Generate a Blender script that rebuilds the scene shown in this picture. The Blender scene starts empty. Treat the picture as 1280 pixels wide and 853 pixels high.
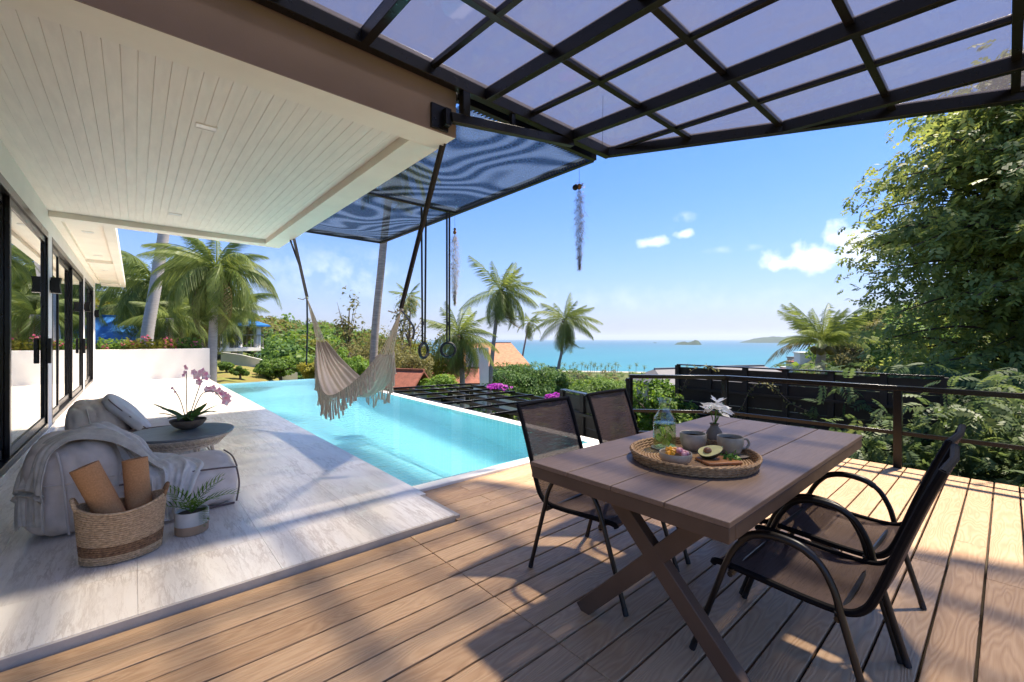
import bpy, math, random
import numpy as np
from mathutils import Vector, Matrix
sc = bpy.context.scene
COL = sc.collection
R = math.radians
rng = random.Random(7)
# ------------------------------------------------------------------ camera
EYE = 1.35
cam = bpy.data.objects.new('camera', bpy.data.cameras.new('camera'))
COL.objects.link(cam); sc.camera = cam
cam.location = (0, 0, EYE)
cam.rotation_euler = (R(90), 0, -math.atan2(.6575, .7535))
cam.data.sensor_width = 36; cam.data.lens = 541 / 1280 * 36
cam.data.shift_y = -.002; cam.data.clip_start = .05; cam.data.clip_end = 150000
# ------------------------------------------------------------------ light
SUN = Vector((.46, -.10, 1)).normalized()          # towards the sun
w = bpy.data.worlds.new('World'); sc.world = w; w.use_nodes = True
nt = w.node_tree; nt.nodes.clear()
def N(t, kind, **kw):
    n = t.nodes.new(kind)
    for k, v in kw.items():
        if k.startswith('i_'): n.inputs[k[2:].replace('_', ' ')].default_value = v
        else: setattr(n, k, v)
    return n
def L(t, a, b): t.links.new(a, b)
sky = N(nt, 'ShaderNodeTexSky', sky_type='NISHITA', sun_disc=False)
sky.sun_elevation = math.asin(SUN.z); sky.sun_rotation = math.atan2(SUN.x, SUN.y)
sky.air_density = 1.0; sky.dust_density = .15; sky.ozone_density = 3.6; sky.altitude = 60
geo = N(nt, 'ShaderNodeNewGeometry')
# clouds: soft noise masks along fixed compass directions of the sky
def vm(t, op, a=None, b=None):
    n = N(t, 'ShaderNodeVectorMath', operation=op)
    for i, q in enumerate((a, b)):
        if q is None: continue
        if hasattr(q, 'links'): L(t, q, n.inputs[i])
        else: n.inputs[i].default_value = q
    return n
def ma(t, op, a=None, b=None, c=None, clamp=False):
    n = N(t, 'ShaderNodeMath', operation=op, use_clamp=clamp)
    for i, q in enumerate((a, b, c)):
        if q is None: continue
        if hasattr(q, 'links'): L(t, q, n.inputs[i])
        else: n.inputs[i].default_value = q
    return n.outputs[0]
tc = N(nt, 'ShaderNodeTexCoord')
D = tc.outputs['Generated']
def direction(az, el):                             # az: degrees right of the camera's heading
    h = math.atan2(.6575, .7535) + R(az)
    return Vector((math.sin(h) * math.cos(R(el)), math.cos(h) * math.cos(R(el)), math.sin(R(el))))
cn = N(nt, 'ShaderNodeTexNoise', noise_dimensions='3D', i_Scale=26.0, i_Detail=7.0, i_Roughness=.58)
L(nt, D, cn.inputs['Vector'])
total = None
for az, el, ra, re, amt in ((35.6, 8.9, 5.6, 1.75, 1.0), (38.2, 10.0, 3.2, 1.9, 1.0), (32.3, 8.4, 2.6, .9, .9), (18.3, 12.0, 2.3, .65, .8),
                            (21.6, 12.7, 1.3, .6, .8), (21.8, 14.6, 1.5, .8, .45), (27, 10.5, 3.5, .5, .35), (-40, 18, 16, 7, .4), (-22, 8, 12, 4, .35), (-28, 15, 9, 3.5, .3),
                            (10, 5, 40, 2.5, .14), (-70, 30, 22, 12, .35), (80, 24, 20, 9, .35), (120, 30, 30, 14, .35), (180, 35, 35, 12, .35), (-130, 30, 30, 12, .35)):
    c = direction(az, el); e = Vector((c.y, -c.x, 0)).normalized(); u = c.cross(e) * -1
    if u.z < 0: u = -u
    dd = vm(nt, 'SUBTRACT', D, c).outputs[0]
    x = ma(nt, 'DIVIDE', vm(nt, 'DOT_PRODUCT', dd, e).outputs['Value'], math.sin(R(ra)))
    y = ma(nt, 'DIVIDE', vm(nt, 'DOT_PRODUCT', dd, u).outputs['Value'], math.sin(R(re)))
    fwd = ma(nt, 'GREATER_THAN', vm(nt, 'DOT_PRODUCT', D, c).outputs['Value'], 0.0)
    r2 = ma(nt, 'ADD', ma(nt, 'MULTIPLY', x, x), ma(nt, 'MULTIPLY', y, y))
    m = ma(nt, 'SUBTRACT', 1.0, ma(nt, 'SQRT', r2))
    if amt > .79 and re < 3:
        nz = ma(nt, 'MULTIPLY', ma(nt, 'SUBTRACT', cn.outputs['Fac'], .5), 2.6)
        m = ma(nt, 'MULTIPLY', ma(nt, 'ADD', m, nz), .95, clamp=True)
    else:
        nz = ma(nt, 'SUBTRACT', cn.outputs['Fac'], .42)
        m = ma(nt, 'MULTIPLY', ma(nt, 'MULTIPLY', ma(nt, 'MAXIMUM', m, 0.0), nz), 4.5, clamp=True)
    m = ma(nt, 'MULTIPLY', ma(nt, 'MULTIPLY', m, fwd), amt, clamp=True)
    total = m if total is None else ma(nt, 'MAXIMUM', total, m)
hs = N(nt, 'ShaderNodeHueSaturation', i_Saturation=1.3, i_Value=.385); L(nt, sky.outputs[0], hs.inputs['Color'])
mix = N(nt, 'ShaderNodeMix', data_type='RGBA'); L(nt, total, mix.inputs[0]); L(nt, hs.outputs[0], mix.inputs[6]); mix.inputs[7].default_value = (2.7, 2.75, 2.85, 1)
sx = N(nt, 'ShaderNodeSeparateXYZ'); L(nt, D, sx.inputs[0])
hz = ma(nt, 'EXPONENT', ma(nt, 'MULTIPLY', ma(nt, 'MAXIMUM', sx.outputs[2], 0.0), -6.0))
hm = N(nt, 'ShaderNodeMix', data_type='RGBA'); L(nt, ma(nt, 'MULTIPLY', hz, .88), hm.inputs[0]); tn = N(nt, 'ShaderNodeMix', data_type='RGBA', blend_type='MULTIPLY'); tn.inputs[0].default_value = 1; L(nt, hs.outputs[0], tn.inputs[6]); tn.inputs[7].default_value = (1.0, .86, 1.06, 1); L(nt, tn.outputs[2], hm.inputs[6]); hm.inputs[7].default_value = (.53, .68, .98, 1)
L(nt, hm.outputs[2], mix.inputs[6])
bg = N(nt, 'ShaderNodeBackground', i_Strength=.15); L(nt, mix.outputs[2], bg.inputs[0])
wo = N(nt, 'ShaderNodeOutputWorld'); L(nt, bg.outputs[0], wo.inputs[0])
sl = bpy.data.lights.new('sun', 'SUN'); sl.energy = 2.95; sl.angle = R(3); sl.color = (1, .88, .72)
so = bpy.data.objects.new('sun', sl); COL.objects.link(so); so.rotation_euler = SUN.to_track_quat('Z', 'Y').to_euler(); so.location = (20, 0, 40)
vs = sc.view_settings; vs.view_transform = 'Standard'; vs.look = 'None'; vs.gamma = 1; vs.use_curve_mapping = False; vs.exposure = 2.05
sc.cycles.max_bounces = 10; sc.cycles.transparent_max_bounces = 24; sc.cycles.diffuse_bounces = 5
sc.cycles.sample_clamp_indirect = 8

# ------------------------------------------------------------------ helpers
class MB:
    def __init__(s): s.v = []; s.f = []
    def add(s, vs, fs):
        o = len(s.v); s.v += [tuple(q) for q in vs]; s.f += [tuple(i + o for i in f) for f in fs]; return s
    def box(s, x0, x1, y0, y1, z0, z1, M=None):
        vs = [Vector((x, y, z)) for z in (z0, z1) for y in (y0, y1) for x in (x0, x1)]
        if M is not None: vs = [M @ q for q in vs]
        return s.add(vs, [(0, 2, 3, 1), (4, 5, 7, 6), (0, 1, 5, 4), (2, 6, 7, 3), (0, 4, 6, 2), (1, 3, 7, 5)])
    def prism(s, poly, z0, z1):
        n = len(poly)
        return s.add([(x, y, z0) for x, y in poly] + [(x, y, z1) for x, y in poly],
                     [tuple(range(n))[::-1], tuple(range(n, 2 * n))] + [(i, (i + 1) % n, n + (i + 1) % n, n + i) for i in range(n)])
    def bar(s, a, b, w, h, up=(0, 0, 1)):             # rectangular bar from a to b
        a = Vector(a); b = Vector(b); t = (b - a).normalized(); u = Vector(up)
        r = t.cross(u)
        if r.length < 1e-4: r = t.cross(Vector((1, 0, 0)))
        r.normalize(); u = r.cross(t).normalized()
        vs = [p + r * (sx * w / 2) + u * (sz * h / 2) for p in (a, b) for sz in (-1, 1) for sx in (-1, 1)]
        return s.add(vs, [(0, 1, 3, 2), (4, 6, 7, 5), (0, 4, 5, 1), (2, 3, 7, 6), (0, 2, 6, 4), (1, 5, 7, 3)])
    def tube(s, pts, r, n=8, cap=True, closed=False, flat=1.0):
        P = [Vector(p) for p in pts]; m = len(P)
        rs = r if isinstance(r, (list, tuple)) else [r] * m
        def tan(i):
            if closed: return (P[(i + 1) % m] - P[i - 1]).normalized()
            return (P[min(i + 1, m - 1)] - P[max(i - 1, 0)]).normalized()
        t = tan(0); u = t.orthogonal().normalized() if abs(t.z) > .95 else t.cross(Vector((0, 0, 1))).normalized()
        vs = []
        for i in range(m):
            t = tan(i); u = (u - t * u.dot(t)).normalized(); w_ = t.cross(u)
            vs += [P[i] + (u * math.cos(2 * math.pi * k / n) + w_ * math.sin(2 * math.pi * k / n) * flat) * rs[i] for k in range(n)]
        fs = [(i * n + k, i * n + (k + 1) % n, ((i + 1) % m) * n + (k + 1) % n, ((i + 1) % m) * n + k) for i in range(m if closed else m - 1) for k in range(n)]
        if cap and not closed: fs += [tuple(range(n))[::-1], tuple(range((m - 1) * n, m * n))]
        return s.add(vs, fs)
    def lathe(s, prof, n=28, c=(0, 0, 0), sx=1, sy=1, close=False, fn=None):
        vs = []; m = len(prof)
        for r, z in prof:
            for k in range(n):
                a = 2 * math.pi * k / n
                q = (c[0] + r * sx * math.cos(a), c[1] + r * sy * math.sin(a), c[2] + z)
                vs.append(fn(q, a) if fn else q)
        fs = [(i * n + k, i * n + (k + 1) % n, (i + 1) * n + (k + 1) % n, (i + 1) * n + k) for i in range(m - 1) for k in range(n)]
        if prof[0][0] > 1e-5 and not close: fs.append(tuple(range(n))[::-1])
        if prof[-1][0] > 1e-5 and not close: fs.append(tuple(range((m - 1) * n, m * n)))
        if close: fs += [((m - 1) * n + k, (m - 1) * n + (k + 1) % n, (k + 1) % n, k) for k in range(n)]
        return s.add(vs, fs)
    def grid(s, nu, nv, fn):
        vs = [fn(i / nu, j / nv) for i in range(nu + 1) for j in range(nv + 1)]
        return s.add(vs, [(i * (nv + 1) + j, (i + 1) * (nv + 1) + j, (i + 1) * (nv + 1) + j + 1, i * (nv + 1) + j + 1) for i in range(nu) for j in range(nv)])
    def ball(s, c, r, n=12, m=8, sc_=(1, 1, 1)):
        vs = [(c[0], c[1], c[2] - r * sc_[2])]
        for i in range(1, m):
            a = math.pi * i / m
            vs += [(c[0] + r * sc_[0] * math.sin(a) * math.cos(2 * math.pi * k / n), c[1] + r * sc_[1] * math.sin(a) * math.sin(2 * math.pi * k / n), c[2] - r * sc_[2] * math.cos(a)) for k in range(n)]
        vs.append((c[0], c[1], c[2] + r * sc_[2])); e = len(vs) - 1
        fs = [(0, 1 + (k + 1) % n, 1 + k) for k in range(n)]
        for i in range(m - 2): fs += [(1 + i * n + k, 1 + i * n + (k + 1) % n, 1 + (i + 1) * n + (k + 1) % n, 1 + (i + 1) * n + k) for k in range(n)]
        fs += [(e, 1 + (m - 2) * n + k, 1 + (m - 2) * n + (k + 1) % n) for k in range(n)]
        return s.add(vs, fs)
def smooth(me, ang=38):
    me.polygons.foreach_set('use_smooth', [True] * len(me.polygons))
    me.set_sharp_from_angle(angle=R(ang))
def mesh_of(name, mb, m, sm=True, ang=38):
    me = bpy.data.meshes.new(name); me.from_pydata(mb.v, [], mb.f); me.update()
    if m is not None: me.materials.append(m)
    if sm: smooth(me, ang)
    return me
def npmesh(name, V, Q, m):
    V = np.asarray(V, np.float32); Q = np.asarray(Q, np.int32); k = Q.shape[1]
    me = bpy.data.meshes.new(name); me.vertices.add(len(V)); me.vertices.foreach_set('co', V.ravel())
    me.loops.add(Q.size); me.loops.foreach_set('vertex_index', Q.ravel())
    me.polygons.add(len(Q)); me.polygons.foreach_set('loop_start', np.arange(0, Q.size, k, dtype=np.int32)); me.polygons.foreach_set('loop_total', np.full(len(Q), k, np.int32))
    me.update(calc_edges=True); me.validate(); me.materials.append(m); return me
def link(name, me, parent=None, loc=(0, 0, 0), rz=0):
    o = bpy.data.objects.new(name, me); COL.objects.link(o)
    o.location = loc; o.rotation_euler = (0, 0, rz)
    if parent is not None: o.parent = parent
    return o
def root_loc(p):
    v = Vector((0, 0, 0))
    while p is not None: v += Vector(p.location); p = p.parent
    return v
def obj(name, mb, m, parent=None, bevel=0, sm=True, ang=38, world=True):
    """world=True: the mesh is written in world coordinates and re-based on its parent"""
    if parent is not None and world:
        o_ = root_loc(parent); mb.v = [(x - o_.x, y - o_.y, z - o_.z) for x, y, z in mb.v]
    o = link(name, mesh_of(name, mb, m, sm, ang), parent)
    if bevel: b = o.modifiers.new('bevel', 'BEVEL'); b.width = bevel; b.segments = 2; b.limit_method = 'ANGLE'; b.angle_limit = R(40)
    return o
def tag(o, label=None, cat=None, group=None, kind=None):
    if label: o['label'] = label
    if cat: o['category'] = cat
    if group: o['group'] = group
    if kind: o['kind'] = kind
    return o
def thing(name, label, cat, loc=(0, 0, 0), rz=0, group=None, kind=None):
    o = link(name, None, None, loc, rz); o.empty_display_size = .1
    return tag(o, label, cat, group, kind)
def dup(root, loc, rz, label=None, group=None):
    def cp(o, par):
        c = o.copy(); COL.objects.link(c); c.parent = par
        for ch in list(o.children): cp(ch, c)
        return c
    r = cp(root, None); r.location = loc; r.rotation_euler = (0, 0, rz)
    return tag(r, label, None, group)
def smoothpath(pts, k=5):                            # Catmull-Rom through the points
    P = [Vector(p) for p in pts]; out = []
    for i in range(len(P) - 1):
        a = P[max(i - 1, 0)]; b = P[i]; c = P[i + 1]; d = P[min(i + 2, len(P) - 1)]
        for j in range(k):
            t = j / k
            out.append(.5 * ((2 * b) + (c - a) * t + (2 * a - 5 * b + 4 * c - d) * t * t + (3 * b - a - 3 * c + d) * t ** 3))
    return out + [P[-1]]
# ------------------------------------------------------------------ materials
def newmat(name):
    m = bpy.data.materials.new(name); m.use_nodes = True; t = m.node_tree
    return m, t, t.nodes['Principled BSDF'], t.nodes['Material Output']
def ramp(t, fac, stops):
    r = N(t, 'ShaderNodeValToRGB'); L(t, fac, r.inputs[0]); e = r.color_ramp.elements
    while len(e) < len(stops): e.new(.5)
    for q, (p, c) in zip(e, stops): q.position = p; q.color = (*c, 1)
    return r.outputs[0]
def coords(t, kind='Object', scale=(1, 1, 1), rnd=0, rot=(0, 0, 0)):
    c = N(t, 'ShaderNodeTexCoord').outputs[kind]
    mp = N(t, 'ShaderNodeMapping'); mp.inputs['Scale'].default_value = scale; mp.inputs['Rotation'].default_value = rot
    L(t, c, mp.inputs['Vector'])
    if rnd:
        oi = N(t, 'ShaderNodeObjectInfo'); s_ = vm(t, 'SCALE', (rnd, rnd * .7, rnd * 1.3)); L(t, oi.outputs['Random'], s_.inputs['Scale'])
        L(t, s_.outputs[0], mp.inputs['Location'])
    return mp.outputs[0]
def noise(t, vec, scale, detail=5, rough=.55, dist=0):
    n = N(t, 'ShaderNodeTexNoise', i_Scale=scale, i_Detail=detail, i_Roughness=rough, i_Distortion=dist); L(t, vec, n.inputs['Vector']); return n.outputs['Fac']
def bump(t, p, h, strength=.3, dist=.01, normal=None):
    b = N(t, 'ShaderNodeBump', i_Strength=strength, i_Distance=dist); L(t, h, b.inputs['Height'])
    if normal is not None: L(t, normal, b.inputs['Normal'])
    L(t, b.outputs[0], p.inputs['Normal']); return b.outputs[0]
def mat(name, c, rough=.55, metal=0, spec=.5, var=.12, vs=6, bs=0, bd=.004, bstr=.4, c2=None, stretch=(1, 1, 1), rnd=5, rvar=.1, kind='Object'):
    m, t, p, o = newmat(name); v = coords(t, kind, stretch, rnd)
    n = noise(t, v, vs)
    c2 = c2 or tuple(q * (1 - var * 1.6) for q in c)
    L(t, ramp(t, n, [(.3, c2), (.7, tuple(min(1, q * (1 + var * .5)) for q in c))]), p.inputs['Base Color'])
    p.inputs['Metallic'].default_value = metal; p.inputs['Specular IOR Level'].default_value = spec
    if rvar:
        n2 = noise(t, v, vs * 2.7, 4); L(t, ma(t, 'MULTIPLY_ADD', n2, rvar * 2, rough - rvar), p.inputs['Roughness'])
    else: p.inputs['Roughness'].default_value = rough
    if bs: bump(t, p, noise(t, v, bs, 4), bstr, bd)
    return m
def leafmat(name, cols, trans=.35, rough=.55, spec=.22, gain=1.0):
    cols = [tuple(q * gain for q in c) for c in cols]
    m, t, p, o = newmat(name)
    g = N(t, 'ShaderNodeNewGeometry'); oi = N(t, 'ShaderNodeObjectInfo')
    f = g.outputs['Random Per Island']
    v = N(t, 'ShaderNodeTexCoord').outputs['Object']
    n = noise(t, v, 1.3, 3)
    f = ma(t, 'ADD', ma(t, 'MULTIPLY', f, .55), ma(t, 'MULTIPLY_ADD', n, 1.2, -.4), clamp=True)
    f = ma(t, 'ADD', f, ma(t, 'MULTIPLY_ADD', oi.outputs['Random'], .24, -.12), clamp=True)
    col = ramp(t, f, [(i / (len(cols) - 1), c) for i, c in enumerate(cols)])
    L(t, col, p.inputs['Base Color']); p.inputs['Roughness'].default_value = rough; p.inputs['Specular IOR Level'].default_value = spec
    tr = N(t, 'ShaderNodeBsdfTranslucent'); br = N(t, 'ShaderNodeHueSaturation', i_Hue=.48, i_Saturation=1.1, i_Value=1.5); L(t, col, br.inputs['Color']); L(t, br.outputs[0], tr.inputs[0])
    mx = N(t, 'ShaderNodeMixShader'); mx.inputs[0].default_value = trans
    L(t, p.outputs[0], mx.inputs[1]); L(t, tr.outputs[0], mx.inputs[2]); L(t, mx.outputs[0], o.inputs[0])
    return m
def deckmat(name='deck_composite', a=(.38, .225, .118), b=(.57, .375, .218)):
    m, t, p, o = newmat(name)
    v = coords(t, 'Object', (1, 1, 1), 31)
    big = noise(t, v, 3.0, 3)
    sv = vm(t, 'MULTIPLY', v, (1.0, 7.5, 7.5)).outputs[0]
    warp = N(t, 'ShaderNodeTexNoise', i_Scale=1.1, i_Detail=2.0, i_Roughness=.45); L(t, sv, warp.inputs['Vector'])
    ring = ma(t, 'MULTIPLY', warp.outputs['Fac'], 19.0)
    fr = ma(t, 'PINGPONG', ring, .5)
    groove = ma(t, 'MULTIPLY', fr, 2.0, clamp=True)
    fine = noise(t, vm(t, 'MULTIPLY', v, (5, 130, 130)).outputs[0], 2.0, 3)
    fac = ma(t, 'ADD', ma(t, 'MULTIPLY', groove, .38), ma(t, 'ADD', ma(t, 'MULTIPLY', fine, .40), ma(t, 'MULTIPLY', big, .3)))
    oi = N(t, 'ShaderNodeObjectInfo'); fac = ma(t, 'ADD', fac, ma(t, 'MULTIPLY_ADD', oi.outputs['Random'], .42, -.25), clamp=True)
    L(t, ramp(t, fac, [(.1, a), (.85, b)]), p.inputs['Base Color'])
    L(t, ma(t, 'MULTIPLY_ADD', big, .25, .42), p.inputs['Roughness']); p.inputs['Specular IOR Level'].default_value = .38
    h = ma(t, 'ADD', groove, ma(t, 'MULTIPLY', fine, .35)); bump(t, p, h, .6, .0026)
    return m
def travertine(name='travertine'):
    m, t, p, o = newmat(name)
    v = coords(t, 'Object', (1, 1, 1), 0)
    oi = N(t, 'ShaderNodeObjectInfo'); s_ = vm(t, 'SCALE', (13, 7, 5)); L(t, oi.outputs['Random'], s_.inputs['Scale'])
    v = vm(t, 'ADD', v, s_.outputs[0]).outputs[0]
    mp = N(t, 'ShaderNodeMapping'); mp.inputs['Rotation'].default_value = (0, 0, R(24)); mp.inputs['Scale'].default_value = (6.0, .8, 1); L(t, v, mp.inputs['Vector'])
    q = mp.outputs[0]
    n1 = noise(t, q, 1.7, 9, .68, .35)
    n2 = noise(t, q, 4.5, 8, .72, .3)
    vein = ma(t, 'SUBTRACT', 1.0, ma(t, 'MULTIPLY', ma(t, 'ABSOLUTE', ma(t, 'SUBTRACT', n1, .5)), 26.0), clamp=True)
    vein2 = ma(t, 'SUBTRACT', 1.0, ma(t, 'MULTIPLY', ma(t, 'ABSOLUTE', ma(t, 'SUBTRACT', n2, .46)), 30.0), clamp=True)
    vv = ma(t, 'MULTIPLY', ma(t, 'MAXIMUM', vein, ma(t, 'MULTIPLY', vein2, .6)), ma(t, 'MULTIPLY_ADD', noise(t, v, 2.3, 3), 2.6, -.75), clamp=True)
    base = ramp(t, noise(t, q, 1.1, 5), [(.3, (.78, .705, .62)), (.7, (.88, .825, .745))])
    mx = N(t, 'ShaderNodeMix', data_type='RGBA'); L(t, ma(t, 'MULTIPLY', vv, .62), mx.inputs[0]); L(t, base, mx.inputs[6]); mx.inputs[7].default_value = (.40, .31, .235, 1)
    L(t, mx.outputs[2], p.inputs['Base Color'])
    L(t, ma(t, 'MULTIPLY_ADD', n2, .18, .14), p.inputs['Roughness']); p.inputs['Specular IOR Level'].default_value = .5
    bump(t, p, ma(t, 'MULTIPLY', vv, -1.0), .18, .002)
    return m
def schlick(t, f0=.04):
    lw = N(t, 'ShaderNodeLayerWeight', i_Blend=.5)
    return ma(t, 'MULTIPLY_ADD', ma(t, 'POWER', lw.outputs['Facing'], 5.0), 1 - f0, f0)
def glassmat(name, tint=(.8, .86, .86), refl=1.0, rough=0, base=.0):
    m, t, p, o = newmat(name)
    tr = N(t, 'ShaderNodeBsdfTransparent'); tr.inputs[0].default_value = (*tint, 1)
    gl = N(t, 'ShaderNodeBsdfGlossy'); gl.inputs['Roughness'].default_value = rough; gl.inputs[0].default_value = (.95, .97, .97, 1)
    f = ma(t, 'MULTIPLY_ADD', schlick(t), refl, base, clamp=True)
    mx = N(t, 'ShaderNodeMixShader'); L(t, f, mx.inputs[0]); L(t, tr.outputs[0], mx.inputs[1]); L(t, gl.outputs[0], mx.inputs[2]); L(t, mx.outputs[0], o.inputs[0])
    return m
M = {}
M['deck'] = deckmat()
M['trav'] = travertine()
M['trav_edge'] = mat('travertine_edge', (.50, .44, .38), .5, vs=9, bs=60, bd=.002)
M['white'] = mat('white_paint', (.83, .80, .75), .6, var=.04, vs=2.5, bs=140, bd=.0006, bstr=.25)
M['cream'] = mat('cream_paint', (.88, .815, .715), .6, var=.04, vs=2.5, bs=140, bd=.0006, bstr=.25)
M['ceil'] = mat('ceiling_paint', (.87, .805, .715), .5, var=.05, vs=3, stretch=(6, 1, 1), bs=70, bd=.0006, bstr=.2)
M['stucco'] = mat('stucco', (.27, .195, .185), .8, var=.07, vs=2.2, bs=120, bd=.0015, bstr=.4)
M['black'] = mat('black_steel', (.006, .0055, .007), .28, 0, .35, var=.1, vs=9, rvar=.02)
M['blackmatt'] = mat('black_stain', (.006, .006, .007), .6, var=.3, vs=5, stretch=(1, 1, 9), bs=24, bd=.003)
M['frame'] = mat('chair_steel', (.009, .007, .0065), .36, 0, .5, var=.2, vs=14)
M['rail'] = mat('rail_steel', (.005, .005, .0055), .22, 0, .35, var=.1, vs=7, rvar=.03)
M['soil'] = mat('soil', (.05, .035, .022), .95, vs=30, bs=50, bd=.02)
M['doorglass'] = glassmat('door_glass', (.50, .56, .56), 1.5, 0, .05)
M['carafeglass'] = glassmat('carafe_glass', (.95, .985, .975), 1.1, .0, .02)
M['chain'] = M['black']
def panemat():
    m, t, p, o = newmat('tinted_panel')
    v = coords(t, 'Object', (1, 1, 1), 3); n = ma(t, 'ADD', ma(t, 'MULTIPLY', noise(t, v, 2.2, 6), .6), ma(t, 'POWER', noise(t, vm(t, 'MULTIPLY', v, (2.5, .6, 1)).outputs[0], 5.0, 8, .7, .8), 3.0))
    tr = N(t, 'ShaderNodeBsdfTransparent'); tr.inputs[0].default_value = (.79, .79, .785, 1)
    tl = N(t, 'ShaderNodeBsdfTranslucent'); tl.inputs[0].default_value = (.185, .17, .195, 1)
    df = N(t, 'ShaderNodeBsdfDiffuse'); df.inputs[0].default_value = (.14, .13, .145, 1)
    gl = N(t, 'ShaderNodeBsdfGlossy'); gl.inputs['Roughness'].default_value = .03
    a = N(t, 'ShaderNodeMixShader'); L(t, ma(t, 'MULTIPLY_ADD', n, .34, .12, clamp=True), a.inputs[0]); L(t, tr.outputs[0], a.inputs[1]); L(t, tl.outputs[0], a.inputs[2])
    b = N(t, 'ShaderNodeMixShader'); b.inputs[0].default_value = .05; L(t, a.outputs[0], b.inputs[1]); L(t, df.outputs[0], b.inputs[2])
    c = N(t, 'ShaderNodeMixShader'); L(t, ma(t, 'MULTIPLY', schlick(t), .6), c.inputs[0]); L(t, b.outputs[0], c.inputs[1]); L(t, gl.outputs[0], c.inputs[2])
    L(t, c.outputs[0], o.inputs[0]); return m
M['pane'] = panemat()
def netmat():
    m, t, p, o = newmat('shade_net')
    v = coords(t, 'Object', (1, 1, 1), 0)
    wv = N(t, 'ShaderNodeTexWave', wave_type='BANDS', bands_direction='DIAGONAL', i_Scale=1.0, i_Distortion=.6, i_Detail=1.0)
    nn = N(t, 'ShaderNodeTexNoise', i_Scale=.55, i_Detail=1.0); L(t, v, nn.inputs['Vector']); s2 = vm(t, 'SCALE', vm(t, 'SUBTRACT', nn.outputs['Color'], (.5, .5, .5)).outputs[0]); s2.inputs['Scale'].default_value = 4.5
    L(t, vm(t, 'ADD', v, s2.outputs[0]).outputs[0], wv.inputs['Vector'])
    fine = noise(t, v, 70, 2)
    f = ma(t, 'ADD', ma(t, 'MULTIPLY', wv.outputs['Fac'], .10), ma(t, 'MULTIPLY_ADD', fine, .8, -.25), clamp=True)
    p.inputs['Base Color'].default_value = (.012, .02, .035, 1); p.inputs['Roughness'].default_value = .7
    tl = N(t, 'ShaderNodeBsdfTranslucent'); L(t, ramp(t, wv.outputs['Fac'], [(.2, (.004, .006, .009)), (.9, (.05, .068, .095))]), tl.inputs[0])
    pm_ = N(t, 'ShaderNodeMixShader'); pm_.inputs[0].default_value = .75; L(t, p.outputs[0], pm_.inputs[1]); L(t, tl.outputs[0], pm_.inputs[2])
    tr = N(t, 'ShaderNodeBsdfTransparent'); tr.inputs[0].default_value = (.75, .78, .81, 1)
    mx = N(t, 'ShaderNodeMixShader'); L(t, f, mx.inputs[0]); L(t, pm_.outputs[0], mx.inputs[1]); L(t, tr.outputs[0], mx.inputs[2]); L(t, mx.outputs[0], o.inputs[0])
    return m
M['net'] = netmat()
def slingmat():
    m, t, p, o = newmat('sling_textile')
    v = coords(t, 'Object', (1, 1, 1), 0)
    sep = N(t, 'ShaderNodeSeparateXYZ'); L(t, v, sep.inputs[0])
    wx = ma(t, 'SINE', ma(t, 'MULTIPLY', sep.outputs[0], 1900.0)); wy = ma(t, 'SINE', ma(t, 'MULTIPLY', ma(t, 'ADD', sep.outputs[1], sep.outputs[2]), 1900.0))
    h = ma(t, 'MULTIPLY', wx, wy)
    L(t, ramp(t, noise(t, vm(t, 'MULTIPLY', v, (1, 40, 40)).outputs[0], 5, 4), [(.3, (.085, .055, .046)), (.7, (.125, .085, .072))]), p.inputs['Base Color'])
    p.inputs['Roughness'].default_value = .75; p.inputs['Specular IOR Level'].default_value = .25
    bump(t, p, h, .2, .0006)
    tr = N(t, 'ShaderNodeBsdfTransparent'); mx = N(t, 'ShaderNodeMixShader'); mx.inputs[0].default_value = .22
    L(t, p.outputs[0], mx.inputs[1]); L(t, tr.outputs[0], mx.inputs[2]); L(t, mx.outputs[0], o.inputs[0]); return m
M['sling'] = slingmat()
def watermat():
    m, t, p, o = newmat('pool_water')
    v = coords(t, 'Object', (1, 1, 1), 0)
    h = ma(t, 'ADD', noise(t, v, 7.5, 3, .5, .6), ma(t, 'MULTIPLY', noise(t, v, 26, 3, .5, .5), .35))
    b = N(t, 'ShaderNodeBump', i_Strength=.5, i_Distance=.028); L(t, h, b.inputs['Height'])
    tr = N(t, 'ShaderNodeBsdfRefraction', i_IOR=1.33, i_Roughness=0.0); tr.inputs[0].default_value = (.74, .94, .97, 1); L(t, b.outputs[0], tr.inputs['Normal'])
    tp = N(t, 'ShaderNodeBsdfTransparent'); tp.inputs[0].default_value = (.78, .95, .98, 1)
    mt = N(t, 'ShaderNodeMixShader'); mt.inputs[0].default_value = .55; L(t, tp.outputs[0], mt.inputs[1]); L(t, tr.outputs[0], mt.inputs[2])
    gl = N(t, 'ShaderNodeBsdfGlossy', i_Roughness=.02); L(t, b.outputs[0], gl.inputs['Normal'])
    fr = N(t, 'ShaderNodeFresnel', i_IOR=1.33); L(t, b.outputs[0], fr.inputs['Normal'])
    mx = N(t, 'ShaderNodeMixShader'); L(t, fr.outputs[0], mx.inputs[0]); L(t, mt.outputs[0], mx.inputs[1]); L(t, gl.outputs[0], mx.inputs[2]); L(t, mx.outputs[0], o.inputs[0]); return m
M['water'] = watermat()
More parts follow.
